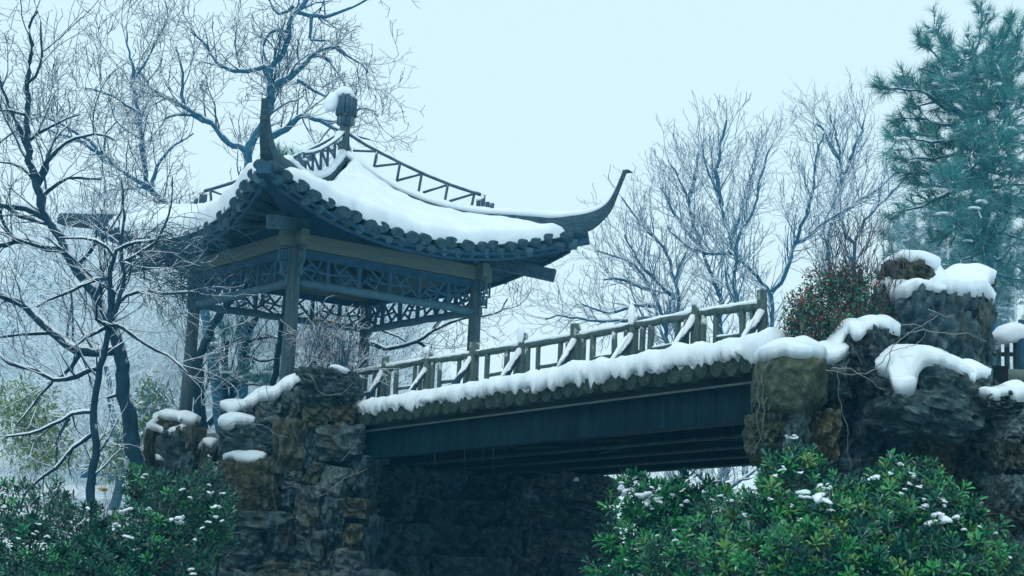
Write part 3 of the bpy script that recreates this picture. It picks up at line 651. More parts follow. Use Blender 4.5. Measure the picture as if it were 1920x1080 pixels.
for (x0, y0, x1, y1, mt) in ((1012, 893, 1150, 950, 5), (1006, 950, 1148, 1005, 0), (1012, 1000, 1150, 1050, 5), (1020, 1045, 1158, 1110, 0), (1100, 893, 1148, 930, 5), (1108, 985, 1156, 1060, 5), (1060, 1110, 1165, 1190, 0)):
    stone(x0, y0, x1, y1, 20.9, mt, wallm, depth=.4, big=True)
px_dome(1072, 890, 1090, 902, 20.7, .06, wallm, 2)

# ---- right-hand rockery
RA = [((145, 540, 475, 855), 2, -.15, .45, 12.3), ((555, 440, 840, 735), 0, .0, .5, 12.6), ((815, 262, 1110, 700), 1, .0, .6, 12.9), ((1040, 280, 1310, 720), 0, .1, .6, 13.0),
      ((735, 615, 1270, 960), 0, -.35, .7, 12.5), ((775, 105, 1030, 330), 4, .0, .35, 13.4), ((740, 215, 840, 420), 3, .3, .4, 13.4), ((1080, 195, 1285, 330), 0, .3, .5, 13.5),
      ((230, 845, 380, 1080), 5, -.05, .35, 12.4), ((360, 850, 510, 1080), 3, .0, .35, 12.45), ((465, 700, 570, 900), 3, .05, .35, 13.0), ((495, 720, 770, 1090), 1, .0, .45, 13.0),
      ((880, 940, 1130, 1150), 4, .0, .5, 12.8), ((1110, 930, 1290, 1150), 0, .05, .5, 12.9), ((1230, 740, 1345, 1120), 4, .15, .4, 13.1), ((95, 860, 250, 1090), 2, .05, .35, 12.45),
      ((390, 545, 580, 760), 0, .15, .4, 12.6), ((740, 900, 900, 1090), 1, .1, .4, 13.0), ((110, 700, 260, 900), 0, .2, .3, 12.45)]
rock = thing('rockery', at(1660, 1090, 12.9), 'tall dark rockery with thick snow caps at the right end of the footbridge', 'rockery')
for r, mt, rel, dp, Y in RA:
    x0, y0, x1, y1 = crop(1380, 460, 2.7, r); stone(x0, y0, x1, y1, Y + rel * .5, mt, rock, depth=dp, big='smooth' if r[:2] == (145, 540) else 'round' if r[:2] == (735, 615) else True, name='boulder', k=1.08)
for y0 in range(860, 1240, 85):
    for x0 in range(1440, 1880, 95): stone(x0 + random.uniform(-20, 20), y0, x0 + 110, y0 + 100, 13.15 + random.uniform(-.1, .1), random.choice((0, 1, 4, 5, 1)), rock, depth=.4, big=True, name='boulder')
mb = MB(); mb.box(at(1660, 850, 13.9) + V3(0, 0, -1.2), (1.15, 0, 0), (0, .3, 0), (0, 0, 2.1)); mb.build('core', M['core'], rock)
for k, (r, Y, dp) in enumerate((((800, 60, 1035, 150), 13.4, .3), ((970, 148, 1265, 262), 13.4, .4), ((805, 198, 1040, 280), 12.75, .4), ((1000, 235, 1310, 370), 12.8, .4),
        ((478, 420, 640, 505), 12.7, .25), ((590, 375, 825, 460), 12.8, .35), ((735, 580, 1000, 690), 12.15, .35), ((800, 558, 1115, 650), 12.3, .4), ((800, 620, 870, 735), 12.1, .12), ((1100, 598, 1238, 675), 12.2, .25),
        ((945, 692, 1020, 715), 12.0, .08), ((120, 495, 330, 590), 12.3, .4), ((250, 500, 560, 590), 12.45, .35), ((155, 610, 225, 650), 12.5, .08))):
    x0, y0, x1, y1 = crop(1380, 460, 2.7, r); snow_on(rock, x0 - 4, y0, x1 + 4, y1, Y + .15, deep=.6, seed=3.3 * k + 1)
# rocks at the right edge of the view
edge = thing('rock_pillar', at(1905, 1080, 11.8), 'pale streaked rock pillar with snow on top at the far right', 'rock')
for (r, mt) in (((1340, 850, 1470, 1010), 5), ((1335, 1000, 1470, 1180), 4), ((1350, 1170, 1500, 1350), 5), ((1340, 1330, 1500, 1500), 4), ((1280, 760, 1470, 870), 0), ((1450, 800, 1600, 1200), 0), ((1350, 1480, 1560, 1800), 0)):
    x0, y0, x1, y1 = crop(1380, 460, 2.7, r); stone(x0, y0, x1, y1, 11.9, mt, edge, depth=.35, big=True)
for k, r in enumerate(((1345, 785, 1540, 895), (1280, 712, 1420, 770), (1250, 735, 1300, 770), (1380, 720, 1560, 790))):
    x0, y0, x1, y1 = crop(1380, 460, 2.7, r); snow_on(edge, x0, y0, x1, y1, 11.95, seed=60 + k * 3)
# small fence behind that pillar
fen = thing('plank_fence', at(1900, 720, 14.6), 'short dark fence with a thick snow load on its orange-brown top plank at right edge', 'fence')
mb = MB(); mb.bar(at(1864, 640, 14.6), at(1990, 622, 14.4), .30, .05); pk = mb.build('top_plank', M['warmboard'], fen)
px_dome(1860, 602, 1985, 640, 14.5, .2, pk, 71)
for x in (1872, 1888, 1904, 1932, 1950): mb = MB(); mb.tube([at(x, 642, 14.6), at(x + 1, 730, 14.6)], .028, 7, jit=.05); mb.build('paling', M['railwood'], fen)
mb = MB(); mb.tube([at(1916, 600, 14.4), at(1916, 760, 14.4)], .04, 8, jit=.04); mb.build('post', M['soffit'], fen)
mb = MB(); mb.tube([at(1850, 664, 14.7), at(1960, 664, 14.7)], .025, 7); mb.build('rail', M['railwood'], fen)
mb = MB(); mb.tube([at(1858, 708, 14.3), at(1900, 706, 14.3), at(1990, 712, 14.3)], [.08, .085, .09], 10, jit=.08); mb.build('log', M['beam'], fen)

# ---- small rock pinnacles left of the abutment
pin = thing('rock_pinnacle', at(320, 950, 19), 'cluster of small rock pinnacles each capped with snow beside the left tree trunks', 'rock')
for (r, mt) in (((765, 372, 965, 600), 1), ((800, 290, 975, 400), 4), ((785, 500, 905, 740), 1), ((895, 455, 1005, 620), 0), ((1000, 420, 1080, 580), 4), ((725, 350, 790, 560), 4), ((900, 560, 1010, 760), 0), ((720, 540, 800, 760), 0), ((1000, 560, 1090, 760), 0), ((940, 330, 1000, 480), 4)):
    x0, y0, x1, y1 = crop(0, 680, 2.7, r); stone(x0, y0, x1, y1, 19.0, mt, pin, depth=.25)
for y0 in (930, 1010, 1090):
    for x0 in (262, 320, 375): stone(x0, y0, x0 + 70, y0 + 90, 19.1, random.choice((0, 1, 4)), pin, depth=.3)
for k, r in enumerate(((795, 248, 972, 318), (722, 288, 815, 358), (752, 342, 958, 402), (790, 458, 900, 512), (990, 378, 1078, 442), (1028, 468, 1120, 515), (1048, 500, 1135, 545), (662, 503, 722, 560))):
    x0, y0, x1, y1 = crop(0, 680, 2.7, r); snow_on(pin, x0 - 3, y0, x1 + 3, y1, 19.0, seed=80 + 2.2 * k)

# ================================================================== TREES
class Tubes:
    """many tapered tubes, meshed together with numpy"""
    def __init__(s): s.b = []
    def add(s, pts, rad): s.b.append((pts, rad))
    def arrays(s, n):
        V_, T_ = [], []; base = 0; groups = {}
        for p, r in s.b: groups.setdefault(len(p), []).append((p, r))
        for m, lst in groups.items():
            P = np.array([p for p, _ in lst]); R_ = np.array([r for _, r in lst]); nb = len(lst)
            T = np.empty_like(P); T[:, 1:-1] = P[:, 2:] - P[:, :-2]; T[:, 0] = P[:, 1] - P[:, 0]; T[:, -1] = P[:, -1] - P[:, -2]
            T /= np.linalg.norm(T, axis=2, keepdims=True) + 1e-9
            ref = np.where((np.abs(T[:, :1, 2:]) > .92), np.array([[[0, 1, 0.]]]), np.array([[[0, 0, 1.]]]))
            X = np.cross(T, np.broadcast_to(ref, T.shape)); X /= np.linalg.norm(X, axis=2, keepdims=True) + 1e-9; Yv = np.cross(X, T)
            an = 2 * np.pi * np.arange(n) / n + np.pi / 2
            ring = P[:, :, None] + R_[:, :, None, None] * (X[:, :, None] * np.cos(an)[:, None] + Yv[:, :, None] * np.sin(an)[:, None])
            V_.append(ring.reshape(-1, 3))
            b_ = base + (np.arange(nb) * m * n)[:, None, None] + (np.arange(m - 1) * n)[None, :, None]; k = np.arange(n)[None, None]; k2 = (k + 1) % n
            a0, a1, c0, c1 = b_ + k, b_ + k2, b_ + n + k2, b_ + n + k
            T_.append(np.stack([a0, a1, c0], -1).reshape(-1, 3)); T_.append(np.stack([a0, c0, c1], -1).reshape(-1, 3)); base += nb * m * n
        return np.concatenate(V_), np.concatenate(T_)
    def build(s, name, mat, parent, n=3, smooth=False, M_=None):
        if not s.b: return None
        v, t = s.arrays(n)
        return link(bpy.data.objects.new(name, np_mesh(name, v, t, mat, smooth)), parent, M_)
def unit(v): return v / (math.sqrt(float(v @ v)) + 1e-12)
def resample(pts, step, wig, rng):
    pts = np.array([list(p) for p in pts], float)
    seg = np.linalg.norm(np.diff(pts, axis=0), axis=1)[:, None]; mid = (pts[1:] + pts[:-1]) / 2 + rng.normal(0, .075, (len(pts) - 1, 3)) * seg; q = np.empty((len(pts) * 2 - 1, 3)); q[0::2] = pts; q[1::2] = mid; pts = q
    d = np.r_[0, np.cumsum(np.linalg.norm(np.diff(pts, axis=0), axis=1))]
    n = max(4, int(d[-1] / step)); s_ = np.linspace(0, d[-1], n); out = np.stack([np.interp(s_, d, pts[:, k]) for k in range(3)], 1)
    for _ in range(1): out[1:-1] = (out[:-2] + 2 * out[1:-1] + out[2:]) / 4
    j = rng.normal(0, wig, out.shape); j[0] = 0; return out + j, d[-1]
def grow(tw, p0, d0, L, r0, depth, rng, o):
    seg = o['seg']; n = int(min(9, max(3, round(L / seg)))); st = L / n; pts = [p0]; d = d0; rn = rng.normal(0, o['wig'], (n, 3)); upv = o['up']
    for k in range(n):
        d = unit(d + rn[k] + np.array([0, 0, upv])); pts.append(pts[-1] + d * st)
    r1 = max(o['rmin'], r0 * .35); tw.add(pts, np.linspace(r0, r1, n + 1))
    if depth <= 0 or L < o['lmin']: return
    nc = max(1, int(L * o['dens'] + rng.random())); us = rng.uniform(.18, 1.0, nc); us[0] = .99
    for u in us:
        i = min(n - 1, int(u * n)); f = u * n - i; p = pts[i] * (1 - f) + pts[i + 1] * f; d_ = unit(pts[i + 1] - pts[i])
        x = rng.normal(0, 1, 3); x = unit(x - d_ * (x @ d_)); an = rng.uniform(*o['ang']); cd = d_ * math.cos(an) + x * math.sin(an)
        grow(tw, p, cd, L * rng.uniform(*o['ratio']) * (1 - .35 * u), max(o['rmin'], (r0 + (r1 - r0) * u) * .62), depth - 1, rng, o)
OPT = dict(seg=.16, wig=.14, up=.05, rmin=.0045, lmin=.20, dens=6.0, ang=(.45, 1.15), ratio=(.42, .75))
def bare_tree(name, label, limbs, seed, base, group=None, depth=3, blen=1.1, bdens=1.7, opt=None, mats=('bark', 'twig'), snow=True, skip=.15, sec=0.0):
    """limbs: (points in 3-D, r0, r1). The first is the trunk."""
    rng = np.random.default_rng(seed); o = dict(OPT); o.update(opt or {})
    root = thing(name, base, label, 'tree', group); tw = Tubes(); sn = Tubes(); limbs = list(limbs)
    if sec > 0:   # boughs between the drawn limbs and the twigs
        for li, (pts, r0, r1) in enumerate(list(limbs)):
            P = np.array([list(p) for p in pts]); L = np.linalg.norm(np.diff(P, axis=0), axis=1).sum(); m = len(P)
            for q in range(int(L * sec * rng.uniform(.7, 1.3))):
                u = rng.uniform(.35 if li == 0 else .2, .95); i = min(m - 2, int(u * (m - 1))); f = u * (m - 1) - i; p = P[i] * (1 - f) + P[i + 1] * f; d_ = unit(P[i + 1] - P[i]); x = rng.normal(0, 1, 3); x = unit(x - d_ * (x @ d_)); d = unit(d_ * .6 + x + np.array([0, 0, .2])); rr = max(.010, min(.03, (r0 + (r1 - r0) * u) * .55)); L2 = rng.uniform(.7, 1.5); Q = [p]
                for j in range(6): d = unit(d + rng.normal(0, .3, 3) + np.array([0, 0, .05])); Q.append(Q[-1] + d * L2 / 6)
                limbs.append((Q, rr, rr * .35))
    for li, (pts, r0, r1) in enumerate(limbs):
        P, L = resample(pts, .13, min(.012, r0 * .25), rng); n = len(P); rad = np.linspace(r0, r1, n) * (1 + rng.normal(0, .05, n))
        tb = Tubes(); tb.add(P, rad); tb.build('trunk' if li == 0 else 'branch', M[mats[0]], root, 9 if r0 > .03 else 6, True)
        if snow:
            run = []
            for i in range(n):
                tz = abs(unit(P[min(i + 1, n - 1)] - P[max(i - 1, 0)])[2]); g = noise.noise((P[i][0] * 2.2, P[i][1] * 2.2, P[i][2] * 2.2 + seed))
                ok = tz < .86 and g > -.35 and rad[i] > .008
                if ok: run.append((P[i] + np.array([-.12 * rad[i], -.1 * rad[i], rad[i] * .62]), rad[i] * (.72 + .22 * g) * (1 - .35 * tz) + .004))
                if (not ok or i == n - 1) and run:
                    if len(run) > 3:
                        rr = np.array([b_ for _, b_ in run]); rr[0] *= .3; rr[-1] *= .3; sn.add([a for a, _ in run], rr)
                    run = []
        nb = int(L * bdens * 1.7 * (1.0 if li else .8))
        for u in rng.uniform(skip if li else max(skip, .35), 1, nb).tolist() + [.995]:
            i = min(n - 2, int(u * (n - 1))); d_ = unit(P[i + 1] - P[i]); x = rng.normal(0, 1, 3); x = unit(x - d_ * (x @ d_)); x[2] += .25; an = rng.uniform(.5, 1.2) if u < .98 else .15
            grow(tw, P[i], unit(d_ * math.cos(an) + x * math.sin(an)), blen * rng.uniform(.45, 1.1), max(o['rmin'], min(rad[i] * .5, .022)), depth, rng, o)
    ob = tw.build('twigs', M[mats[1]], root, 3)
    if ob: ob['kind'] = 'stuff'
    if sn.b: sn.build('branch_snow', M['snow'], root, 7, True)['kind'] = 'stuff'
    return root
def PX(Y, *pp, dY=0):
    n = len(pp); return [at(x, y, Y + dY * i / max(1, n - 1)) for i, (x, y) in enumerate(pp)]
def rpx(w, Y): return w / 2 / F_PX * Y * 1.0

Y = 18.2
bare_tree('bare_tree', 'big leaning bare tree with dark trunk left of the pavilion', [
    (PX(Y, (270, 1150), (265, 960), (258, 870), (246, 780), (232, 700), (222, 650), (195, 590), (160, 525), (125, 470), (95, 420), (75, 372), (62, 325), (52, 262), (48, 205), (50, 155), (60, 90), (70, 20)), rpx(38, Y), rpx(5, Y)),
    (PX(Y, (222, 655), (185, 658), (150, 662), (133, 654), (111, 635), (81, 606), (55, 580), (22, 558), (-20, 548)), rpx(20, Y), rpx(13, Y)),
    (PX(Y, (128, 474), (92, 468), (60, 456), (35, 450), (0, 458), (-30, 470)), rpx(17, Y), rpx(11, Y)),
    (PX(Y, (92, 416), (70, 402), (48, 393), (22, 384), (-20, 385)), rpx(15, Y), rpx(9, Y)),
    (PX(Y, (70, 345), (84, 307), (100, 285), (120, 267), (147, 253), (180, 250), (215, 262)), rpx(10, Y), rpx(4, Y)),
    (PX(Y, (58, 300), (40, 240), (22, 204), (0, 160), (-12, 110)), rpx(9, Y), rpx(4, Y)),
    (PX(Y, (48, 215), (30, 208), (0, 207)), rpx(7, Y), rpx(4, Y)),
    (PX(Y, (50, 158), (78, 133), (82, 95), (75, 40)), rpx(7, Y), rpx(3, Y)),
    (PX(Y, (70, 350), (60, 330), (35, 305), (0, 303)), rpx(7, Y), rpx(4, Y)),
    (PX(Y, (75, 372), (105, 340), (150, 330), (190, 335)), rpx(9, Y), rpx(4, Y)),
    (PX(Y, (150, 662), (130, 700), (112, 715), (90, 720)), rpx(10, Y), rpx(4, Y)),
    (PX(Y, (238, 735), (212, 740), (202, 748)), rpx(9, Y), rpx(5, Y))], 11, at(270, 1150, Y), blen=1.05, bdens=2.0, sec=0.9)
Y = 26
bare_tree('bare_tree', 'bare tree leaning left from behind the snowy left roof wing', [
    (PX(Y, (420, 900), (380, 560), (330, 405), (311, 382), (276, 347), (231, 320), (191, 298), (169, 262), (135, 240), (100, 225), (60, 215)), rpx(26, Y), rpx(4, Y)),
    (PX(Y, (273, 340), (270, 307), (264, 262), (262, 213), (255, 180), (249, 151), (242, 102), (238, 60)), rpx(10, Y), rpx(3, Y)),
    (PX(Y, (213, 311), (187, 284), (151, 262), (120, 253), (84, 242)), rpx(10, Y), rpx(4, Y)),
    (PX(Y, (262, 213), (225, 190), (195, 172), (160, 165)), rpx(7, Y), rpx(3, Y)),
    (PX(Y, (285, 352), (300, 300), (325, 270), (362, 250)), rpx(8, Y), rpx(3, Y)),
    (PX(Y, (250, 150), (275, 120), (290, 80)), rpx(6, Y), rpx(3, Y))], 12, at(420, 900, Y), blen=1.25, bdens=1.8, sec=0.6, mats=('bark_far', 'twig'), opt=dict(rmin=.006))
Y = 27
bare_tree('bare_tree', 'crooked bare tree with heavy snowy limbs rising behind the front roof tip', [
    (PX(Y, (440, 900), (448, 480), (458, 345), (465, 300), (470, 262), (486, 245), (500, 225), (508, 195), (509, 172), (504, 139), (510, 124), (525, 110), (534, 89), (541, 65), (544, 36), (558, 21), (575, 0), (590, -30)), rpx(26, Y), rpx(8, Y)),
    (PX(Y, (465, 292), (458, 275), (440, 272), (427, 271), (412, 250), (400, 235), (373, 218), (347, 200), (329, 193), (305, 178), (280, 164), (268, 145), (258, 124)), rpx(15, Y), rpx(4, Y)),
    (PX(Y, (506, 185), (513, 160), (525, 151), (546, 145), (564, 130), (581, 110), (593, 98), (612, 106), (622, 118)), rpx(16, Y), rpx(6, Y)),
    (PX(Y, (502, 258), (516, 252), (534, 243), (552, 228), (562, 215), (575, 214), (587, 225), (605, 228), (622, 230), (640, 226)), rpx(15, Y), rpx(6, Y)),
    (PX(Y, (505, 140), (501, 118), (485, 130), (469, 136), (455, 133), (439, 133), (410, 121), (395, 98), (380, 77), (360, 60)), rpx(11, Y), rpx(4, Y)),
    (PX(Y, (556, 22), (584, 31), (600, 32), (617, 30), (655, 15), (685, 0)), rpx(10, Y), rpx(4, Y)),
    (PX(Y, (544, 62), (522, 55), (505, 60), (492, 85), (495, 110), (505, 118)), rpx(7, Y), rpx(4, Y)),
    (PX(Y, (558, 150), (575, 155), (585, 170), (602, 178), (625, 182)), rpx(9, Y), rpx(4, Y)),
    (PX(Y, (593, 98), (625, 85), (640, 98), (668, 112), (690, 135)), rpx(7, Y), rpx(3, Y)),
    (PX(Y, (584, 33), (582, 60), (578, 80), (600, 72), (630, 82), (655, 105)), rpx(7, Y), rpx(3, Y)),
    (PX(Y, (382, 228), (362, 214), (330, 214), (305, 225)), rpx(8, Y), rpx(4, Y)),
    (PX(Y, (347, 202), (345, 147), (338, 115), (329, 89)), rpx(8, Y), rpx(3, Y)),
    (PX(Y, (600, 226), (630, 240), (665, 255), (695, 262)), rpx(8, Y), rpx(3, Y)),
    (PX(Y, (550, 12), (520, 30), (508, 10), (500, -20)), rpx(7, Y), rpx(3, Y)),
    (PX(Y, (640, 226), (660, 205), (690, 200), (710, 220)), rpx(6, Y), rpx(3, Y))], 13, at(440, 900, Y), blen=1.05, bdens=2.5, sec=.5, mats=('bark_far', 'twig'), opt=dict(rmin=.006))
Y = 26
bare_tree('bare_tree', 'dark leaning tree trunk seen between the pavilion posts', [
    (PX(Y, (415, 900), (428, 780), (439, 714), (455, 670), (468, 626), (484, 590), (500, 545), (505, 480)), rpx(15, Y), rpx(10, Y)),
    (PX(Y, (428, 782), (405, 745), (425, 718), (455, 708), (490, 705), (530, 704), (575, 690)), rpx(15, Y), rpx(8, Y)),
    (PX(Y, (466, 640), (500, 628), (520, 630), (545, 650)), rpx(7, Y), rpx(3, Y)),
    (PX(Y, (420, 760), (380, 800), (365, 830)), rpx(14, Y), rpx(8, Y)),
    (PX(Y, (455, 665), (478, 670), (505, 680), (530, 660)), rpx(7, Y), rpx(3, Y)),
    (PX(Y, (440, 712), (420, 680), (400, 660), (385, 650)), rpx(9, Y), rpx(4, Y)),
    (PX(Y, (500, 628), (560, 640), (600, 620), (650, 640)), rpx(6, Y), rpx(3, Y))], 14, at(415, 900, Y), blen=1.2, bdens=2.6, sec=0.6, mats=('bark', 'twig'), opt=dict(rmin=.005))
Y = 24.6
bare_tree('bare_tree', 'tree trunk standing just behind the left pavilion post', [
    (PX(Y, (372, 920), (375, 800), (374, 720), (378, 650), (392, 612), (412, 585), (435, 560)), rpx(26, Y), rpx(14, Y)),
    (PX(Y, (352, 850), (347, 790), (352, 740), (362, 700)), rpx(12, Y), rpx(8, Y))], 15, at(372, 920, Y), blen=1.0, bdens=2.0)
Y = 27
bare_tree('bare_tree', 'bare tree whose snowy bough arches behind the rear pavilion post', [
    (PX(Y, (620, 900), (632, 760), (645, 680), (672, 640), (695, 640), (715, 656), (747, 651), (783, 640), (811, 620), (840, 609), (876, 596), (905, 592), (938, 586), (952, 560)), rpx(16, Y), rpx(3, Y)),
    (PX(Y, (783, 640), (800, 652), (803, 658)), rpx(9, Y), rpx(5, Y)),
    (PX(Y, (812, 620), (822, 600), (840, 580)), rpx(8, Y), rpx(3, Y)),
    (PX(Y, (716, 620), (745, 630), (762, 640)), rpx(5, Y), rpx(3, Y)),
    (PX(Y, (640, 700), (610, 650), (600, 610), (570, 580)), rpx(9, Y), rpx(3, Y)),
    (PX(Y, (650, 672), (690, 690), (740, 680)), rpx(8, Y), rpx(3, Y))], 16, at(620, 900, Y), blen=1.0, bdens=1.7, sec=0.6, opt=dict(rmin=.005))
Y = 16.4
bare_tree('bare_tree', 'thin crooked bare tree in front of the left roof wing with a fresh saw cut', [
    (PX(Y, (182, 1180), (178, 1040), (172, 930), (172, 880), (180, 800), (184, 740), (190, 695), (200, 640), (211, 602), (209, 565), (204, 521), (209, 498), (213, 484), (222, 461), (240, 457), (259, 456), (280, 452), (296, 448)), rpx(21, Y), rpx(6, Y)),
    (PX(Y, (204, 521), (192, 516), (178, 523), (159, 532), (145, 542), (126, 547), (95, 560), (70, 575)), rpx(9, Y), rpx(4, Y)),
    (PX(Y, (211, 600), (218, 573), (233, 543), (232, 520), (231, 502), (226, 476), (222, 450), (232, 420), (230, 380), (228, 340)), rpx(9, Y), rpx(3, Y)),
    (PX(Y, (214, 590), (222, 561), (244, 543), (265, 545), (289, 547), (315, 548), (341, 554), (358, 548), (374, 550)), rpx(9, Y), rpx(4, Y)),
    (PX(Y, (208, 608), (195, 618), (181, 624), (165, 628), (152, 636), (140, 650)), rpx(8, Y), rpx(3, Y)),
    (PX(Y, (210, 606), (225, 608), (252, 636), (281, 654), (315, 665), (335, 682), (352, 699)), rpx(8, Y), rpx(4, Y)),
    (PX(Y, (186, 690), (163, 691), (150, 704), (133, 710), (98, 717), (85, 700), (70, 691), (37, 691), (0, 669), (-20, 660)), rpx(11, Y), rpx(6, Y)),
    (PX(Y, (98, 717), (75, 740), (55, 765), (30, 800)), rpx(6, Y), rpx(3, Y)),
    (PX(Y, (180, 772), (168, 768), (148, 769), (130, 784), (104, 795), (67, 813), (40, 812), (10, 818)), rpx(9, Y), rpx(4, Y)),
    (PX(Y, (130, 784), (118, 800), (102, 830), (106, 858)), rpx(7, Y), rpx(4, Y)),
    (PX(Y, (178, 810), (155, 826), (122, 858), (93, 887), (70, 900), (48, 917), (40, 945), (37, 961), (7, 980)), rpx(9, Y), rpx(4, Y)),
    (PX(Y, (215, 482), (200, 455), (170, 447), (110, 447)), rpx(7, Y), rpx(4, Y)),
    (PX(Y, (296, 449), (310, 420), (325, 400), (318, 360), (325, 330)), rpx(5, Y), rpx(2, Y)),
    (PX(Y, (232, 490), (262, 480), (283, 458), (300, 449)), rpx(8, Y), rpx(5, Y))], 17, at(182, 1180, Y), blen=.7, bdens=2.4, sec=.5, opt=dict(rmin=.0032, seg=.12))
tr = [o for o in COL.objects if o.get('label', '').startswith('thin crooked')][0]
mb = MB(); c_ = at(188, 917, Y - .15); mb.tube([c_ + V3(0, .2, 0), c_], .022, 10); mb.build('cut_stub', M['cutwood'], tr)
# arching sprays in front of the left side of the pavilion
rng = np.random.default_rng(5); tw = Tubes()
for k in range(90):
    s_ = at(rng.uniform(240, 330), rng.uniform(430, 560), Y + rng.uniform(-.2, .5)); s_ = np.array(s_)
    an = rng.uniform(-.5, 1.15); d = unit(np.array([math.cos(an), rng.uniform(-.3, .3), math.sin(an)])); pts = [s_]; L = rng.uniform(.5, 1.3); n = 12
    for i in range(n):
        d = unit(d + np.array([0, 0, -.13]) + rng.normal(0, .06, 3)); pts.append(pts[-1] + d * L / n)
    tw.add(pts, np.linspace(.006, .0028, n + 1))
    for q in range(3):
        i = rng.integers(2, n - 1); d2 = unit(pts[i + 1] - pts[i] + rng.normal(0, .6, 3)); p2 = [pts[i]]
        for j in range(5): d2 = unit(d2 + np.array([0, 0, -.08]) + rng.normal(0, .1, 3)); p2.append(p2[-1] + d2 * .07)
        tw.add(p2, np.linspace(.004, .0025, 6))
o_ = tw.build('arching_twigs', M['twig_plain'], tr, 3); o_['kind'] = 'stuff'
# right-hand group of misty bare trees
ROPT = dict(up=.09, ang=(.35, .85), rmin=.0055, dens=5.2, wig=.13)
RT_ = [(27, [((1440, 900), (1447, 640), (1447, 546), (1420, 519), (1389, 488), (1373, 470), (1371, 449), (1362, 415), (1354, 387), (1338, 345), (1326, 317), (1318, 280)), ((1447, 546), (1470, 519), (1486, 465), (1497, 430), (1517, 383), (1525, 328), (1535, 280), (1545, 250)), ((1373, 475), (1350, 476), (1330, 478), (1300, 470), (1276, 453), (1250, 425)), ((1371, 449), (1388, 400), (1400, 350), (1415, 300)), ((1354, 387), (1340, 330), (1352, 270), (1362, 225)), ((1490, 455), (1530, 430), (1565, 405), (1600, 385))], 'forked bare tree rising behind the last railing post'),
       (28, [((1362, 900), (1356, 640), (1354, 574), (1342, 535), (1330, 503), (1318, 470), (1307, 441), (1295, 400), (1287, 367), (1272, 330), (1255, 300)), ((1318, 470), (1290, 440), (1262, 395), (1240, 350)), ((1290, 380), (1305, 330), (1310, 285))], 'slender bare tree behind the middle of the railing'),
       (27, [((1275, 900), (1270, 640), (1268, 589), (1268, 531), (1258, 496), (1240, 462), (1229, 449), (1212, 430), (1198, 418), (1165, 370)), ((1268, 560), (1252, 550), (1232, 530), (1213, 511), (1190, 472), (1170, 440)), ((1266, 531), (1275, 490), (1290, 470))], 'low wide bare tree right of the upturned roof corner'),
       (30, [((1548, 900), (1552, 640), (1552, 465), (1560, 418), (1570, 380), (1575, 348), (1575, 297), (1565, 250), (1556, 216)), ((1572, 350), (1595, 300), (1615, 255), (1620, 225)), ((1560, 420), (1590, 390), (1640, 360), (1680, 320)), ((1575, 297), (1550, 260), (1530, 230))], 'tallest bare tree of the right-hand group'),
       (29, [((1590, 900), (1595, 560), (1602, 453), (1618, 425), (1634, 398), (1650, 382), (1661, 371), (1700, 332), (1720, 300)), ((1602, 455), (1580, 430), (1570, 400))], 'bare tree leaning right towards the tall pine'),
       (26, [((1400, 900), (1392, 640), (1385, 574), (1378, 540), (1375, 511), (1378, 470), (1390, 430), (1420, 370), (1432, 310), (1450, 270)), ((1385, 574), (1365, 540), (1358, 510))], 'straight bare tree behind the rightmost railing panel'),
       (27, [((1260, 900), (1252, 640), (1245, 597), (1234, 570), (1221, 542), (1208, 520), (1198, 500), (1170, 485), (1150, 480), (1120, 470)), ((1236, 575), (1200, 570), (1170, 580), (1130, 585), (1090, 570)), ((1221, 542), (1190, 535), (1160, 520), (1130, 525)), ((1245, 600), (1180, 600), (1100, 600), (1050, 590), (1020, 600))], 'drooping bare tree just right of the pavilion above the railing')]
for k, (Y, ls, lab_) in enumerate(RT_):
    bare_tree('bare_tree', lab_, [(PX(Y, *l), rpx(13 if i == 0 else 9, Y), rpx(3, Y)) for i, l in enumerate(ls)], 30 + k, at(ls[0][0][0], 900, Y), blen=.95, bdens=6.2, opt=ROPT, mats=('bark_far', 'twig_far'), group='bare trees beyond the railing')

for q, (bx, Y, ls) in enumerate(((1340, 23, [((1335, 1010), (1338, 960), (1345, 930), (1320, 900), (1290, 880), (1262, 862)), ((1345, 930), (1380, 905), (1420, 878), (1450, 860)), ((1340, 950), (1300, 925), (1250, 905), (1200, 893)), ((1342, 940), (1352, 900), (1360, 860))]), (1230, 24, [((1225, 1010), (1222, 950), (1210, 910), (1190, 880)), ((1222, 950), (1250, 915), (1290, 895), (1320, 870)), ((1222, 940), (1180, 920), (1140, 900))]))):
    bare_tree('bare_tree', ('low snowy thicket tree with forked boughs seen under the bridge deck', 'low snowy thicket tree beside the stone pier under the bridge')[q], [(PX(Y, *l), rpx(11 if i == 0 else 9, Y), rpx(3, Y)) for i, l in enumerate(ls)], 80 + q, at(bx, 1010, Y), blen=.7, bdens=5, sec=1.6, opt=dict(rmin=.005), mats=('bark_far', 'twig_far'))
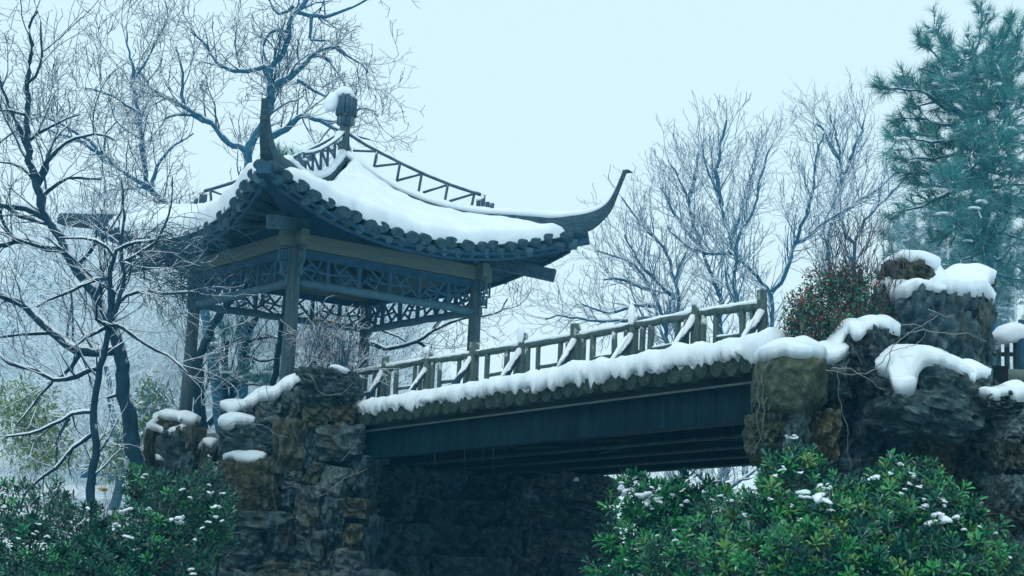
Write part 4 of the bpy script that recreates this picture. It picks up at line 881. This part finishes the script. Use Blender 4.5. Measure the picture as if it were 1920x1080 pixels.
# misty wood far behind: a few kinds, copied
def far_kind(seed, H):
    rng = np.random.default_rng(seed); tw = Tubes(); o = dict(OPT); o.update(seg=.35, up=.06, rmin=.011, lmin=.5, dens=3.1, wig=.17, ratio=(.45, .78))
    p = np.array([0., 0, -.3]); d = np.array([rng.normal(0, .1), rng.normal(0, .1), 1.]); pts = [p]
    for i in range(10): d = unit(d + rng.normal(0, .1, 3) + np.array([0, 0, .1])); pts.append(pts[-1] + d * H * .06)
    tr_ = Tubes(); tr_.add(pts, np.linspace(H * .02, H * .009, 11))
    for i in range(22):
        q = pts[rng.integers(2, 11)]; an = rng.uniform(0, 6.28); e = rng.uniform(.1, 1.2); d_ = np.array([math.cos(an) * math.cos(e), math.sin(an) * math.cos(e), math.sin(e)])
        grow(tw, q, d_, H * rng.uniform(.25, .48), H * .007, 3, rng, o)
    v1, t1 = tr_.arrays(7); v2, t2 = tw.arrays(3)
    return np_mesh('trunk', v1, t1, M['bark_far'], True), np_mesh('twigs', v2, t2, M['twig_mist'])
KINDS = [far_kind(100 + k, 7.5) for k in range(5)]
rng = np.random.default_rng(9)
def far_tree(x, y, sc_, k, label, group, mat=None):
    z = ground_z(x, y); Mx = Matrix.Translation((x, y, z)) @ Matrix.Rotation(rng.uniform(0, 6.28), 4, 'Z') @ Matrix.Scale(sc_, 4)
    r_ = bpy.data.objects.new('far_tree', None); link(r_, None, Mx); tag(r_, label, 'tree', group)
    for me, nm in zip(KINDS[k], ('trunk', 'crown')): inst(nm, me, Mx, r_, M[mat] if mat and nm == 'crown' else None)
for k in range(38):
    Y = rng.uniform(30, 60); px = rng.uniform(-160, 720); p = at(px, 800, Y)
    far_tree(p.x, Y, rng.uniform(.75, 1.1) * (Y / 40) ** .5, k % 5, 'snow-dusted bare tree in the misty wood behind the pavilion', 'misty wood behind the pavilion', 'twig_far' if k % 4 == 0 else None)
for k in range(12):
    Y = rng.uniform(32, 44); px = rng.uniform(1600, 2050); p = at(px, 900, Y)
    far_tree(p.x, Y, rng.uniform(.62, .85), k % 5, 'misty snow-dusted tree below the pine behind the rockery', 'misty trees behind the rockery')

# ------------------------------------------------------------------ foliage
def leaf_arrays(pos, dirs, ups, ln, wd, fold=.25):
    """leaves of 4 triangles: base, two sides, rib, tip"""
    pos, dirs, ups = map(np.asarray, (pos, dirs, ups)); dirs = dirs / np.linalg.norm(dirs, axis=1, keepdims=True)
    sd = np.cross(dirs, ups); sd /= np.linalg.norm(sd, axis=1, keepdims=True) + 1e-9; nn = np.cross(sd, dirs); ln = np.asarray(ln)[:, None]; wd = np.asarray(wd)[:, None]
    c1 = pos + dirs * ln * .36; c2 = pos + dirs * ln * .76 - nn * ln * .03; tip = pos + dirs * ln - nn * ln * .09; h1, h2 = wd * .38, wd * .5
    v = np.stack([pos, c1 + sd * h1 + nn * wd * fold * .7, c1 - sd * h1 + nn * wd * fold * .7, c2 + sd * h2 + nn * wd * fold, c2 - sd * h2 + nn * wd * fold, tip, c2], 1).reshape(-1, 3); n = len(pos); k = np.arange(n)[:, None] * 7
    t = np.concatenate([k + [0, 6, 1], k + [0, 2, 6], k + [1, 6, 3], k + [2, 4, 6], k + [6, 5, 3], k + [6, 4, 5]]); return v, t
def whorl(seed, ln, nl=12):
    rg = np.random.default_rng(seed); an = np.arange(nl) * 2.4 + rg.uniform(0, 6); el = np.linspace(.05, 1.15, nl) + rg.normal(0, .15, nl)
    d = np.stack([np.cos(an) * np.cos(el), np.sin(an) * np.cos(el), np.sin(el)], 1); p = d * .008 + np.array([0, 0, 1.]) * np.linspace(-.03, .01, nl)[:, None]
    return leaf_arrays(p, d, np.tile([0, 0, 1.], (nl, 1)) + rg.normal(0, .1, (nl, 3)), ln * rg.uniform(.75, 1.15, nl), ln * .28 * rg.uniform(.8, 1.1, nl))
def rot_to(d, an):
    return (Vector(d).to_track_quat('Z', 'Y').to_matrix() @ Matrix.Rotation(an, 3, 'Z')).to_4x4()
def evergreen(name, label, blobs, n_near, n_rest, ln, seed, mats, stem_y, base):
    rg = np.random.default_rng(seed); root = thing(name, base, label, 'bush')
    lib = [np_mesh('leaf_whorl', *whorl(seed + k, ln), M[mats[k % len(mats)]]) for k in range(max(8, len(mats)))]
    vol = np.array([a * b_ for (_, _, _, a, b_, _) in blobs]); pr = vol / vol.sum(); rest_v, rest_t, base_i = {}, {}, {}
    stems = Tubes(); cand = []
    for k in range(n_near + n_rest):
        bx, by, bY, rx, ry, rd = blobs[rg.choice(len(blobs), p=pr)]; d = unit(rg.normal(0, 1, 3)); 
        if d[1] > 0: d[1] *= -1 if rg.random() < .75 else 1
        rr = rg.uniform(.45, 1.05) ** .6; c_ = np.array(at(bx, by, bY)); s_ = bY / F_PX; p = c_ + np.array([d[0] * rx * s_, d[1] * rd, d[2] * ry * s_]) * rr
        dr = unit(d * .7 + np.array([0, -.25, .75]) + rg.normal(0, .3, 3)); cand.append((p, dr, c_, rr))
    cand.sort(key=lambda q: q[0][1])
    near = set(range(0, min(len(cand), n_near * 2), 2))
    for k, (p, dr, c_, rr) in enumerate(cand):
        sc_ = rg.uniform(.75, 1.2); Mx = Matrix.Translation(p) @ rot_to(dr, rg.uniform(0, 6.3)) @ Matrix.Scale(sc_, 4); me = lib[k % len(lib)]
        if k in near: inst('leaf_whorl', me, Mx, root)
        else:
            co = np.empty(len(me.vertices) * 3, np.float32); me.vertices.foreach_get('co', co); co = co.reshape(-1, 3) @ np.array(Mx.to_3x3()).T + np.array(p)
            ti = np.empty(len(me.polygons) * 3, np.int32); me.polygons.foreach_get('vertices', ti); mt = mats[(k % len(lib)) % len(mats)]
            b0 = base_i.get(mt, 0); rest_v.setdefault(mt, []).append(co); rest_t.setdefault(mt, []).append(ti.reshape(-1, 3) + b0); base_i[mt] = b0 + len(co)
        if k % 3 == 0:
            q = p - dr * .12; tgt = c_ + np.array([0, .1, -.15]); mid = q * .5 + tgt * .5 + rg.normal(0, .05, 3); stems.add([p, q, mid, tgt], np.array([.004, .005, .007, .010]) * (1.0 if k % 2 else 1.3))
    for mt in rest_v:
        o_ = link(bpy.data.objects.new('foliage', np_mesh('foliage', np.concatenate(rest_v[mt]), np.concatenate(rest_t[mt]), M[mt])), root); o_['kind'] = 'stuff'
    o_ = stems.build('stems', M['vine'], root, 4); o_['kind'] = 'stuff'
    for (bx, by, bY, rx, ry, rd) in blobs: 
        tb = Tubes(); c_ = np.array(at(bx, by, bY)); b2 = np.array([c_[0] * .9 + base.x * .1, c_[1] + .15, stem_y]); tb.add([c_, c_ * .5 + b2 * .5 + rg.normal(0, .05, 3), b2], np.array([.012, .018, .03])); tb.build('stem', M['bark'], root, 6, True)
    return root
RB = [(1490, 905, 11.6, 70, 70, .25), (1450, 980, 11.4, 110, 70, .3), (1565, 955, 11.2, 80, 60, .3), (1690, 915, 11.2, 80, 58, .3), (1720, 960, 10.9, 110, 70, .35), (1640, 1000, 10.7, 120, 70, .35), (1800, 1010, 11, 70, 55, .3),
      (1840, 1040, 10.8, 80, 60, .3), (1750, 1060, 10.5, 130, 60, .35), (1540, 1045, 10.5, 140, 70, .35), (1420, 1060, 10.7, 120, 60, .35), (1310, 1050, 11.3, 110, 70, .3), (1650, 1090, 10.4, 200, 60, .35), (1360, 970, 12, 60, 50, .25)]
rb = evergreen('evergreen_bush', 'large glossy evergreen bush with snow flecks in front of the rockery', RB, 290, 1500, .080, 60, ['leaf_a', 'leaf_b', 'leaf_d', 'leaf_b', 'leaf_a', 'leaf_d', 'leaf_b', 'leaf_a', 'leaf_c', 'leaf_a', 'leaf_b', 'leaf_d', 'leaf_a', 'leaf_b', 'leaf_d', 'leaf_y'], -1.9, at(1600, 1200, 11))
RB2 = [(1185, 940, 14.6, 45, 50, .25), (1250, 960, 14.4, 75, 50, .3), (1220, 1020, 14.2, 90, 60, .3), (1190, 1080, 14.2, 90, 60, .3), (1300, 930, 14.6, 60, 40, .3), (1330, 1010, 14.0, 60, 60, .3)]
rb2 = evergreen('evergreen_bush', 'smaller evergreen bush with snow clumps beside the stone pier under the bridge', RB2, 160, 380, .105, 61, ['leaf_a', 'leaf_b', 'leaf_b', 'leaf_a'], -1.9, at(1230, 1180, 14.3))
LB = [(60, 960, 14.5, 90, 60, .4), (40, 1040, 14, 110, 70, .4), (150, 1010, 14, 90, 70, .4), (250, 1000, 14, 90, 60, .4), (330, 960, 14.2, 60, 70, .3), (380, 930, 14.6, 50, 60, .3), (400, 1000, 14.4, 40, 60, .3), (300, 1050, 13.8, 110, 60, .4), (180, 1070, 13.6, 130, 50, .4), (80, 1080, 13.6, 120, 50, .4), (270, 910, 14.8, 35, 40, .25), (420, 960, 14.8, 25, 50, .2)]
lb = evergreen('evergreen_bush', 'dark evergreen bush in the lower left corner below the bare trees', LB, 280, 1200, .076, 62, ['leaf_d', 'leaf_d', 'leaf_a', 'leaf_d', 'leaf_d', 'leaf_a', 'leaf_d', 'leaf_b'], -1.9, at(200, 1180, 14))
def clumps(root, lst, Y0):
    """ragged flecks of snow caught on the leaves"""
    rg = random.Random(len(lst))
    for k, (x, y, w, h) in enumerate(lst):
        n = 2 if w < 15 else 4 if w < 30 else 6
        for q in range(n):
            fx, fy = rg.uniform(-.45, .45) * w, rg.uniform(-.4, .4) * h; sw = max(7, w * rg.uniform(.28, .6) / (1 if n > 2 else .8)); c_ = at(x + fx, y + fy, Y0 - rg.uniform(0, .12)); r_ = sw / 2 / F_PX * Y0
            an = rg.uniform(0, 3.1); d_ = Vector((math.cos(an), math.sin(an) * .8, rg.uniform(-.5, .35))); d_.normalize(); e_ = Vector((-d_.y, d_.x, rg.uniform(-.3, .3)))
            snow_dome(c_, d_ * r_ * rg.uniform(1.1, 1.9), e_ * r_ * rg.uniform(.6, 1.0), r_ * rg.uniform(.4, .75), rg.uniform(0, 99), .5, 'snow_clump', root, 12, 5)
clumps(rb, [(1530, 932, 44, 18), (1512, 928, 26, 12), (1543, 915, 18, 20), (1637, 988, 30, 26), (1645, 997, 20, 12), (1755, 975, 46, 22), (1745, 985, 24, 12), (1766, 968, 22, 16), (1735, 952, 20, 14), (1495, 820, 16, 8), (1480, 822, 12, 8), (1640, 897, 26, 10), (1660, 967, 16, 8), (1795, 968, 20, 10), (1696, 1012, 14, 8),
            (1620, 1045, 22, 10), (1770, 1073, 28, 12), (1880, 1030, 18, 12), (1888, 1045, 14, 10), (1500, 975, 12, 8), (1435, 1015, 14, 8), (1545, 1040, 14, 8), (1560, 955, 14, 8), (1660, 968, 18, 8), (1690, 925, 10, 6), (1420, 1076, 20, 8)], 10.6)
clumps(rb2, [(1168, 916, 22, 16), (1205, 935, 34, 26), (1235, 936, 26, 12), (1228, 918, 14, 14), (1240, 914, 12, 10), (1340, 960, 46, 28), (1385, 968, 46, 30), (1360, 948, 60, 16), (1375, 932, 18, 14), (1262, 995, 14, 16), (1310, 998, 16, 12), (1230, 1020, 10, 8), (1345, 925, 12, 12)], 13.9)
_rf = random.Random(4)
def scatter(blobs, n):
    out = []
    for _ in range(n):
        bx, by, bY, rx, ry, rd = _rf.choice(blobs); a_ = _rf.uniform(-2.6, -.5); out.append((bx + rx * .9 * math.cos(a_) * _rf.uniform(.3, 1), by + ry * .9 * math.sin(a_) * _rf.uniform(.2, 1), _rf.uniform(7, 14), _rf.uniform(5, 9)))
    return out
clumps(rb, scatter(RB, 50), 10.7); clumps(rb2, scatter(RB2, 26), 14.0); clumps(lb, scatter(LB, 14), 13.7)
clumps(lb, [(240, 957, 28, 12), (330, 977, 26, 12), (345, 972, 14, 8), (220, 985, 20, 8), (242, 1010, 18, 9), (255, 1028, 20, 8), (400, 953, 12, 10), (380, 988, 8, 7), (46, 965, 10, 9), (75, 985, 12, 6), (130, 1045, 16, 6), (278, 952, 7, 9), (367, 1013, 8, 5), (110, 1072, 20, 8), (35, 1010, 8, 6), (362, 1068, 22, 22)], 13.6)
# nandina: thin stems with small mauve, red and green leaves
def leafy(name, label, cat, blobs, n, ln, wd, mats, seed, stem=None, stem_z=None, base=None, updown=.0, stems_n=0, stem_mat='vine', mat_p=None):
    rg = np.random.default_rng(seed); root = thing(name, base, label, cat); per = {m: ([], [], []) for m in mats}; st = Tubes()
    vol = np.array([a * b_ for (_, _, _, a, b_, _) in blobs], float); pr = vol / vol.sum()
    for k in range(n):
        bx, by, bY, rx, ry, rd = blobs[rg.choice(len(blobs), p=pr)]; d = unit(rg.normal(0, 1, 3)); rr = rg.random() ** .45; s_ = bY / F_PX
        p = np.array(at(bx, by, bY)) + np.array([d[0] * rx * s_, d[1] * rd, d[2] * ry * s_]) * rr
        m = mats[rg.choice(len(mats), p=mat_p)]; q = per[m]
        for j in range(3): q[0].append(p + rg.normal(0, ln * .5, 3)); q[1].append(unit(rg.normal(0, 1, 3) + np.array([0, 0, updown]))); q[2].append(unit(rg.normal(0, .6, 3) + np.array([0, 0, 1])))
        if k < stems_n:
            c_ = np.array(at(bx, by + ry, bY)); b2 = np.array([c_[0] + rg.normal(0, rx * s_ * .35), c_[1] + rg.normal(0, .1), stem_z]); st.add([p, p * .66 + b2 * .34 + rg.normal(0, .03, 3), p * .33 + b2 * .67, b2], np.array([.003, .004, .005, .006]))
    for m in mats:
        q = per[m]
        if not q[0]: continue
        nn = len(q[0]); v, t = leaf_arrays(q[0], q[1], q[2], ln * rg.uniform(.7, 1.3, nn), wd * rg.uniform(.7, 1.2, nn))
        o_ = link(bpy.data.objects.new('foliage', np_mesh('foliage', v, t, M[m])), root); o_['kind'] = 'stuff'
    if st.b: o_ = st.build('stems', M[stem_mat], root, 3); o_['kind'] = 'stuff'
    return root
leafy('nandina_shrub', 'reddish green shrub between the railing end and the rockery', 'shrub', [(1500, 590, 12.9, 35, 45, .25), (1545, 600, 13.0, 70, 42, .3), (1590, 565, 13.1, 85, 48, .3), (1640, 605, 13.1, 45, 40, .25), (1510, 575, 13.0, 40, 45, .25), (1600, 530, 13.3, 60, 36, .25), (1575, 615, 12.9, 85, 32, .3), (1500, 620, 13.0, 35, 25, .2), (1560, 530, 13.2, 60, 36, .2)], 1900, .05, .017,
      ['leaf_a', 'leaf_mauve', 'leaf_red', 'leaf_b', 'leaf_orange'], 70, stem_z=1.4, base=at(1580, 660, 13.0), stems_n=260, mat_p=[.36, .32, .10, .12, .10])
nd = [o for o in COL.objects if o.name.startswith('nandina_shrub')][0]
rng = np.random.default_rng(33); tw = Tubes(); o3 = dict(OPT); o3.update(seg=.08, rmin=.0028, lmin=.12, dens=7, up=.10, wig=.10, ang=(.3, .7))
for k in range(18): grow(tw, np.array(at(rng.uniform(1520, 1660), rng.uniform(600, 640), 13.1)), unit(np.array([rng.normal(0, .25), rng.normal(0, .2), 1])), rng.uniform(.5, .85), .006, 2, rng, o3)
tw.build('sprigs', M['leaf_mauve'], nd, 3)['kind'] = 'stuff'
leafy('twiggy_shrub', 'fine twiggy shrub with a few orange leaves beside the front pavilion post', 'shrub', [(600, 620, 18.9, 60, 50, .35), (650, 640, 18.9, 55, 45, .3), (590, 670, 18.8, 50, 30, .3), (640, 600, 18.9, 40, 30, .3)], 100, .055, .02,
      ['leaf_orange', 'leaf_a', 'leaf_y'], 71, stem_z=1.9, base=at(610, 720, 18.9), stems_n=100, stem_mat='twig', mat_p=[.6, .35, .05])
sh = [o for o in COL.objects if o.name.startswith('twiggy_shrub')][0]
rng = np.random.default_rng(21); tw = Tubes(); o2 = dict(OPT); o2.update(seg=.09, rmin=.0035, lmin=.12, dens=8, up=.03, wig=.2)
for k in range(26): grow(tw, np.array(at(rng.uniform(560, 660), rng.uniform(690, 725), 18.9)), unit(np.array([rng.normal(.1, .5), rng.normal(0, .3), 1])), rng.uniform(.5, .85), .008, 3, rng, o2)
tw.build('twigs', M['twig'], sh, 3)['kind'] = 'stuff'
# bamboo and misty evergreens
leafy('bamboo_clump', 'pale yellow-green bamboo glimpsed through the mist at far left', 'bamboo', [(60, 800, 30, 70, 80, .8), (30, 760, 30, 50, 60, .8), (90, 850, 30, 60, 50, .8)], 700, .16, .04, ['bamboo'], 72, stem_z=-.4, base=at(60, 920, 30), updown=-.5, stems_n=40)
leafy('bamboo_clump', 'misty green bamboo between the two dark left trunks', 'bamboo', [(270, 790, 29, 45, 70, .8), (215, 850, 29, 50, 50, .8), (290, 740, 29, 30, 40, .6)], 650, .16, .04, ['bamboo', 'leaf_far'], 73, stem_z=-.4, base=at(260, 920, 29), updown=-.5, stems_n=40)

# ------------------------------------------------------------------ pine
def needles(tips, dirs, rg, ln=.21, per=46, wd=.010, back=.20):
    P, Dd = np.repeat(tips, per, 0), np.repeat(dirs, per, 0); n = len(P); P = P - Dd * rg.uniform(0, back, (n, 1)); x = rg.normal(0, 1, (n, 3)); x -= Dd * (x * Dd).sum(1, keepdims=True); x /= np.linalg.norm(x, axis=1, keepdims=True)
    an = rg.uniform(.25, 1.0, (n, 1)); d = Dd * np.cos(an) + x * np.sin(an); L = ln * rg.uniform(.7, 1.15, (n, 1)); s_ = np.cross(d, rg.normal(0, 1, (n, 3))); s_ /= np.linalg.norm(s_, axis=1, keepdims=True)
    tipp = P + d * L + np.array([0, 0, -1]) * L * .12
    v = np.stack([P - s_ * wd / 2, P + s_ * wd / 2, tipp], 1).reshape(-1, 3); return v, np.arange(n * 3).reshape(-1, 3)
def pine(label, trunk, tr0, tr1, limbs, seed, Y, base, ln=.24, per=46, nmat='needle', bmat='bark'):
    rg = np.random.default_rng(seed); root = thing('pine_tree', base, label, 'tree'); tb = Tubes(); P, L = resample(trunk, .15, .01, rg); tb.add(P, np.linspace(tr0, tr1, len(P))); tb.build('trunk', M[bmat], root, 9, True)
    tips, dirs = [], []; sub = Tubes(); sn = []
    for (pts, r0) in limbs:
        Q, L = resample(pts, .12, .015, rg); n = len(Q); lb_ = Tubes(); rad = np.linspace(r0, .010, n); lb_.add(Q, rad); lb_.build('branch', M[bmat], root, 6, True)
        sq = Tubes(); i0, i1 = int(n * .08), int(n * .8)
        if i1 - i0 > 4:
            rr = rad[i0:i1] * .6 + .004; rr[0] *= .3; rr[-1] *= .3; sq.add(Q[i0:i1] + np.array([0, 0, 1.]) * (rad[i0:i1, None] * .7), rr); sq.build('branch_snow', M['snow'], root, 6, True)
        for u in np.r_[rg.uniform(.2, 1, int(L * 10)), .99]:
            i = min(n - 2, int(u * (n - 1))); d_ = unit(Q[i + 1] - Q[i]); x = rg.normal(0, 1, 3); x = unit(x - d_ * (x @ d_)); d = unit(d_ * .7 + x * .75 + np.array([0, 0, .2])); p = Q[i]; l2 = rg.uniform(.18, .5) * (1.1 - .4 * u); pp = [p]
            for j in range(4): d = unit(d + rg.normal(0, .12, 3) + np.array([0, 0, .16])); pp.append(pp[-1] + d * l2 / 4)
            sub.add(pp, np.linspace(.010, .006, 5)); tips.append(pp[-1]); dirs.append(d)
            if rg.random() < .5: tips.append(pp[2]); dirs.append(unit(d + rg.normal(0, .5, 3)))
            if rg.random() < .34: sn.append(pp[-2] + np.array([0, 0, .02]))
    v, t = needles(np.array(tips), np.array(dirs), rg, ln, per)
    o_ = link(bpy.data.objects.new('needles', np_mesh('needles', v, t, M[nmat])), root); o_['kind'] = 'stuff'
    sub.build('twigs', M[bmat], root, 4)['kind'] = 'stuff'
    for p in sn[::3][:70]: snow_dome(p, (rg.uniform(.06, .16), 0, 0), (0, .08, 0), rg.uniform(.022, .04), rg.uniform(0, 99), name='snow_clump', parent=root, nu=10, nv=5)
    return root
Y = 21.5
tp_ = [(1862, 1000), (1862, 900), (1862, 800), (1862, 700), (1861, 600), (1858, 500), (1855, 400), (1849, 330), (1841, 249), (1832, 205), (1824, 167), (1822, 117), (1818, 95)]
PL = []
rgp = np.random.default_rng(3)
hand = [((1846, 320), (1790, 310), (1730, 320), (1690, 330)), ((1845, 290), (1790, 270), (1730, 250), (1660, 255)), ((1845, 280), (1890, 250), (1930, 250)), ((1835, 210), (1880, 190), (1920, 180)), ((1850, 350), (1900, 350), (1940, 340)), ((1848, 330), (1800, 345), (1750, 350), (1710, 345)),
        ((1841, 236), (1862, 224), (1880, 218), (1905, 204), (1940, 190)), ((1849, 338), (1820, 350), (1787, 362), (1760, 372), (1736, 377), (1700, 395), (1670, 408)), ((1838, 236), (1795, 214), (1755, 190), (1720, 165), (1690, 150)), ((1836, 225), (1790, 200), (1740, 178), (1690, 168), (1640, 160)),
        ((1826, 170), (1790, 140), (1760, 110), (1730, 85), (1718, 75)), ((1823, 130), (1800, 110), (1770, 95), (1755, 55), (1752, 40)), ((1824, 150), (1850, 110), (1875, 85), (1892, 50), (1898, 30)), ((1822, 110), (1832, 75), (1838, 45), (1842, 15)), ((1828, 185), (1870, 160), (1910, 130), (1950, 100)),
        ((1842, 262), (1800, 262), (1750, 268), (1705, 262), (1675, 262)), ((1840, 250), (1780, 235), (1720, 222), (1680, 222)), ((1846, 300), (1800, 290), (1750, 300), (1700, 300), (1680, 290)), ((1848, 320), (1880, 330), (1910, 320), (1950, 330)), ((1845, 285), (1880, 275), (1920, 270), (1960, 260)),
        ((1850, 345), (1820, 320), (1790, 325), (1760, 330)), ((1852, 360), (1880, 375), (1905, 372), (1950, 385)), ((1830, 195), (1790, 185), (1750, 190), (1700, 200)), ((1822, 140), (1790, 155), (1740, 130), (1720, 128)), ((1840, 245), (1860, 190), (1895, 175), (1925, 160)), ((1846, 310), (1870, 290), (1895, 300), (1925, 310)), ((1836, 215), (1815, 190), (1770, 160), (1735, 150)), ((1842, 260), (1865, 250), (1900, 240), (1940, 235)),
        ((1850, 350), (1810, 375), (1780, 400), (1760, 415)), ((1822, 120), (1845, 90), (1870, 110), (1910, 90)), ((1832, 205), (1855, 180), (1880, 130), (1915, 60), (1925, 50))]
hand += [((1855, 400), (1820, 415), (1780, 435), (1745, 455)), ((1856, 430), (1890, 440), (1935, 452)), ((1857, 460), (1830, 478), (1795, 500)), ((1858, 475), (1880, 490), (1915, 505)), ((1855, 410), (1852, 440), (1842, 475)), ((1857, 445), (1868, 470), (1872, 500)), ((1856, 500), (1830, 520), (1800, 525)), ((1858, 510), (1890, 525), (1930, 530)), ((1853, 380), (1820, 385), (1785, 380)), ((1853, 385), (1885, 400), (1925, 405))]
for q in range(16):
    y0 = 110 + q * 22; dx = rgp.uniform(-60, 60); PL.append((PX(Y, (1845, y0), (1845 + dx * .4, y0 - 8), (1845 + dx * .8, y0), (1845 + dx, y0 + 12), dY=-rgp.uniform(1.0, 2.0)), rpx(5, Y)))
for h in hand:
    dy = rgp.uniform(-1.0, 1.0); PL.append((PX(Y, *h, dY=dy), rpx(12 if h[0][1] in (236, 338) else 8, Y)))
pine('tall misty blue-green pine with snowy boughs at the upper right', PX(Y, *tp_), rpx(22, Y), rpx(8, Y), PL, 50, Y, at(1862, 1000, Y), ln=.27, per=36, bmat='bark_far')
for q, (tx, Y, lab_) in enumerate(((1735, 30, 'pale misty pine left of the tall pine behind the rockery'), (1775, 28, 'pale misty pine filling the gap left of the pine trunk'), (1830, 31, 'pale misty pine below the trunk of the tall pine'), (1905, 29, 'pale misty pine at the right edge behind the small fence'))):
    ll = []
    for k in range(34):
        y0 = rgp.uniform(425, 640); sx = rgp.choice((-1, 1)) * rgp.uniform(45, 85); dy = rgp.uniform(-30, 12)
        ll.append((PX(Y, (tx, y0), (tx + sx * .35, y0 + dy * .5), (tx + sx * .7, y0 + dy), (tx + sx, y0 + dy - 6), dY=rgp.uniform(-1.3, .8)), rpx(5, Y)))
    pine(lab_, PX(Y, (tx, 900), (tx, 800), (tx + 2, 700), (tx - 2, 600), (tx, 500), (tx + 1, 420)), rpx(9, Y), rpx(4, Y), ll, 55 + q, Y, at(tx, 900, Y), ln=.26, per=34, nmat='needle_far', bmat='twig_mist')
Y = 24.5
pine('pine with only a few green tufts showing behind the front roof corner', PX(Y, (520, 900), (530, 600), (540, 420), (545, 340)), .08, .02, [(PX(Y, (545, 340), (550, 320), (560, 300), (572, 288)), .02), (PX(Y, (543, 345), (540, 315), (536, 300), (532, 285)), .02), (PX(Y, (545, 345), (565, 330), (575, 315)), .02)], 51, Y, at(520, 900, Y), ln=.2, per=60)
Y = 25.2
pine('small dark pine seen between the left and front pavilion posts', PX(Y, (430, 900), (425, 760), (420, 690), (428, 640)), .09, .03, [(PX(Y, (425, 690), (405, 660), (390, 650), (378, 648)), .02), (PX(Y, (428, 650), (440, 640), (455, 630)), .02), (PX(Y, (424, 700), (450, 720), (480, 722), (520, 726)), .03), (PX(Y, (426, 660), (415, 630), (420, 605)), .02), (PX(Y, (424, 720), (440, 700), (470, 690)), .02)], 52, Y, at(430, 900, Y), ln=.2, per=40)

# ------------------------------------------------------------------ vines
def vine(name, label, paths, r, parent=None, Y=None, mat='vine'):
    root = thing(name, paths[0][1][0] if False else at(paths[0][0][0], paths[0][0][1], Y), label, 'vine')
    for p in paths:
        Q, L = resample(PX(Y, *p), .06, .006, np.random.default_rng(len(p))); tb = Tubes(); tb.add(Q, np.linspace(r, r * .6, len(Q))); tb.build('stem', M[mat], root, 5, True)
    return root
vine('creeper', 'bare creeper stems crossing the rounded olive boulder at the bridge end', [((1430, 765), (1445, 735), (1480, 700), (1490, 670), (1510, 660)), ((1450, 690), (1480, 690), (1520, 695), (1580, 700), (1650, 690)), ((1440, 690), (1500, 668), (1530, 680), (1560, 700)), ((1440, 770), (1450, 745), (1500, 735), (1545, 715)), ((1418, 690), (1420, 730), (1418, 790), (1430, 830)), ((1428, 700), (1432, 760), (1425, 820), (1415, 850)),
     ((1570, 690), (1575, 760), (1590, 830), (1595, 880)), ((1560, 690), (1600, 695), (1640, 720), (1660, 730))], .006, Y=12.25)
vine('creeper', 'bare creeper looping over the dark block at the top of the rockery', [((1690, 610), (1720, 605), (1740, 620), (1730, 640), (1700, 650)), ((1660, 700), (1680, 640), (1715, 615), (1760, 590)), ((1700, 625), (1760, 625), (1820, 625), (1850, 640)), ((1740, 580), (1770, 600), (1790, 590)), ((1640, 690), (1660, 660), (1700, 650))], .005, Y=12.2)
vine('creeper', 'thin dry creeper hanging over the left abutment stones', [((560, 760), (545, 790), (560, 830)), ((500, 720), (520, 790), (525, 850), (510, 920), (515, 1000)), ((540, 730), (550, 770), (530, 800)), ((640, 865), (660, 845), (675, 815), (680, 790)), ((420, 800), (460, 790), (500, 800), (540, 820)), ((580, 700), (600, 740), (640, 740), (660, 720)), ((600, 930), (640, 900), (690, 880))], .005, Y=17.85)
vine('creeper', 'thin bare tendrils hanging from the dark girder', [((815, 845), (818, 900), (822, 960), (830, 1040)), ((870, 840), (873, 880)), ((905, 835), (906, 870)), ((925, 840), (926, 890)), ((1375, 725), (1372, 790), (1380, 830), (1400, 855)), ((1440, 800), (1420, 850), (1410, 880))], .004, Y=14.6, mat='bark')
leafy('hanging_weed', 'small green weed hanging from the top flange of the girder', 'plant', [(1327, 738, 13.75, 8, 10, .05), (1331, 765, 13.75, 5, 18, .04)], 40, .035, .012, ['leaf_b', 'leaf_y'], 75, base=at(1327, 735, 13.75), updown=-1)
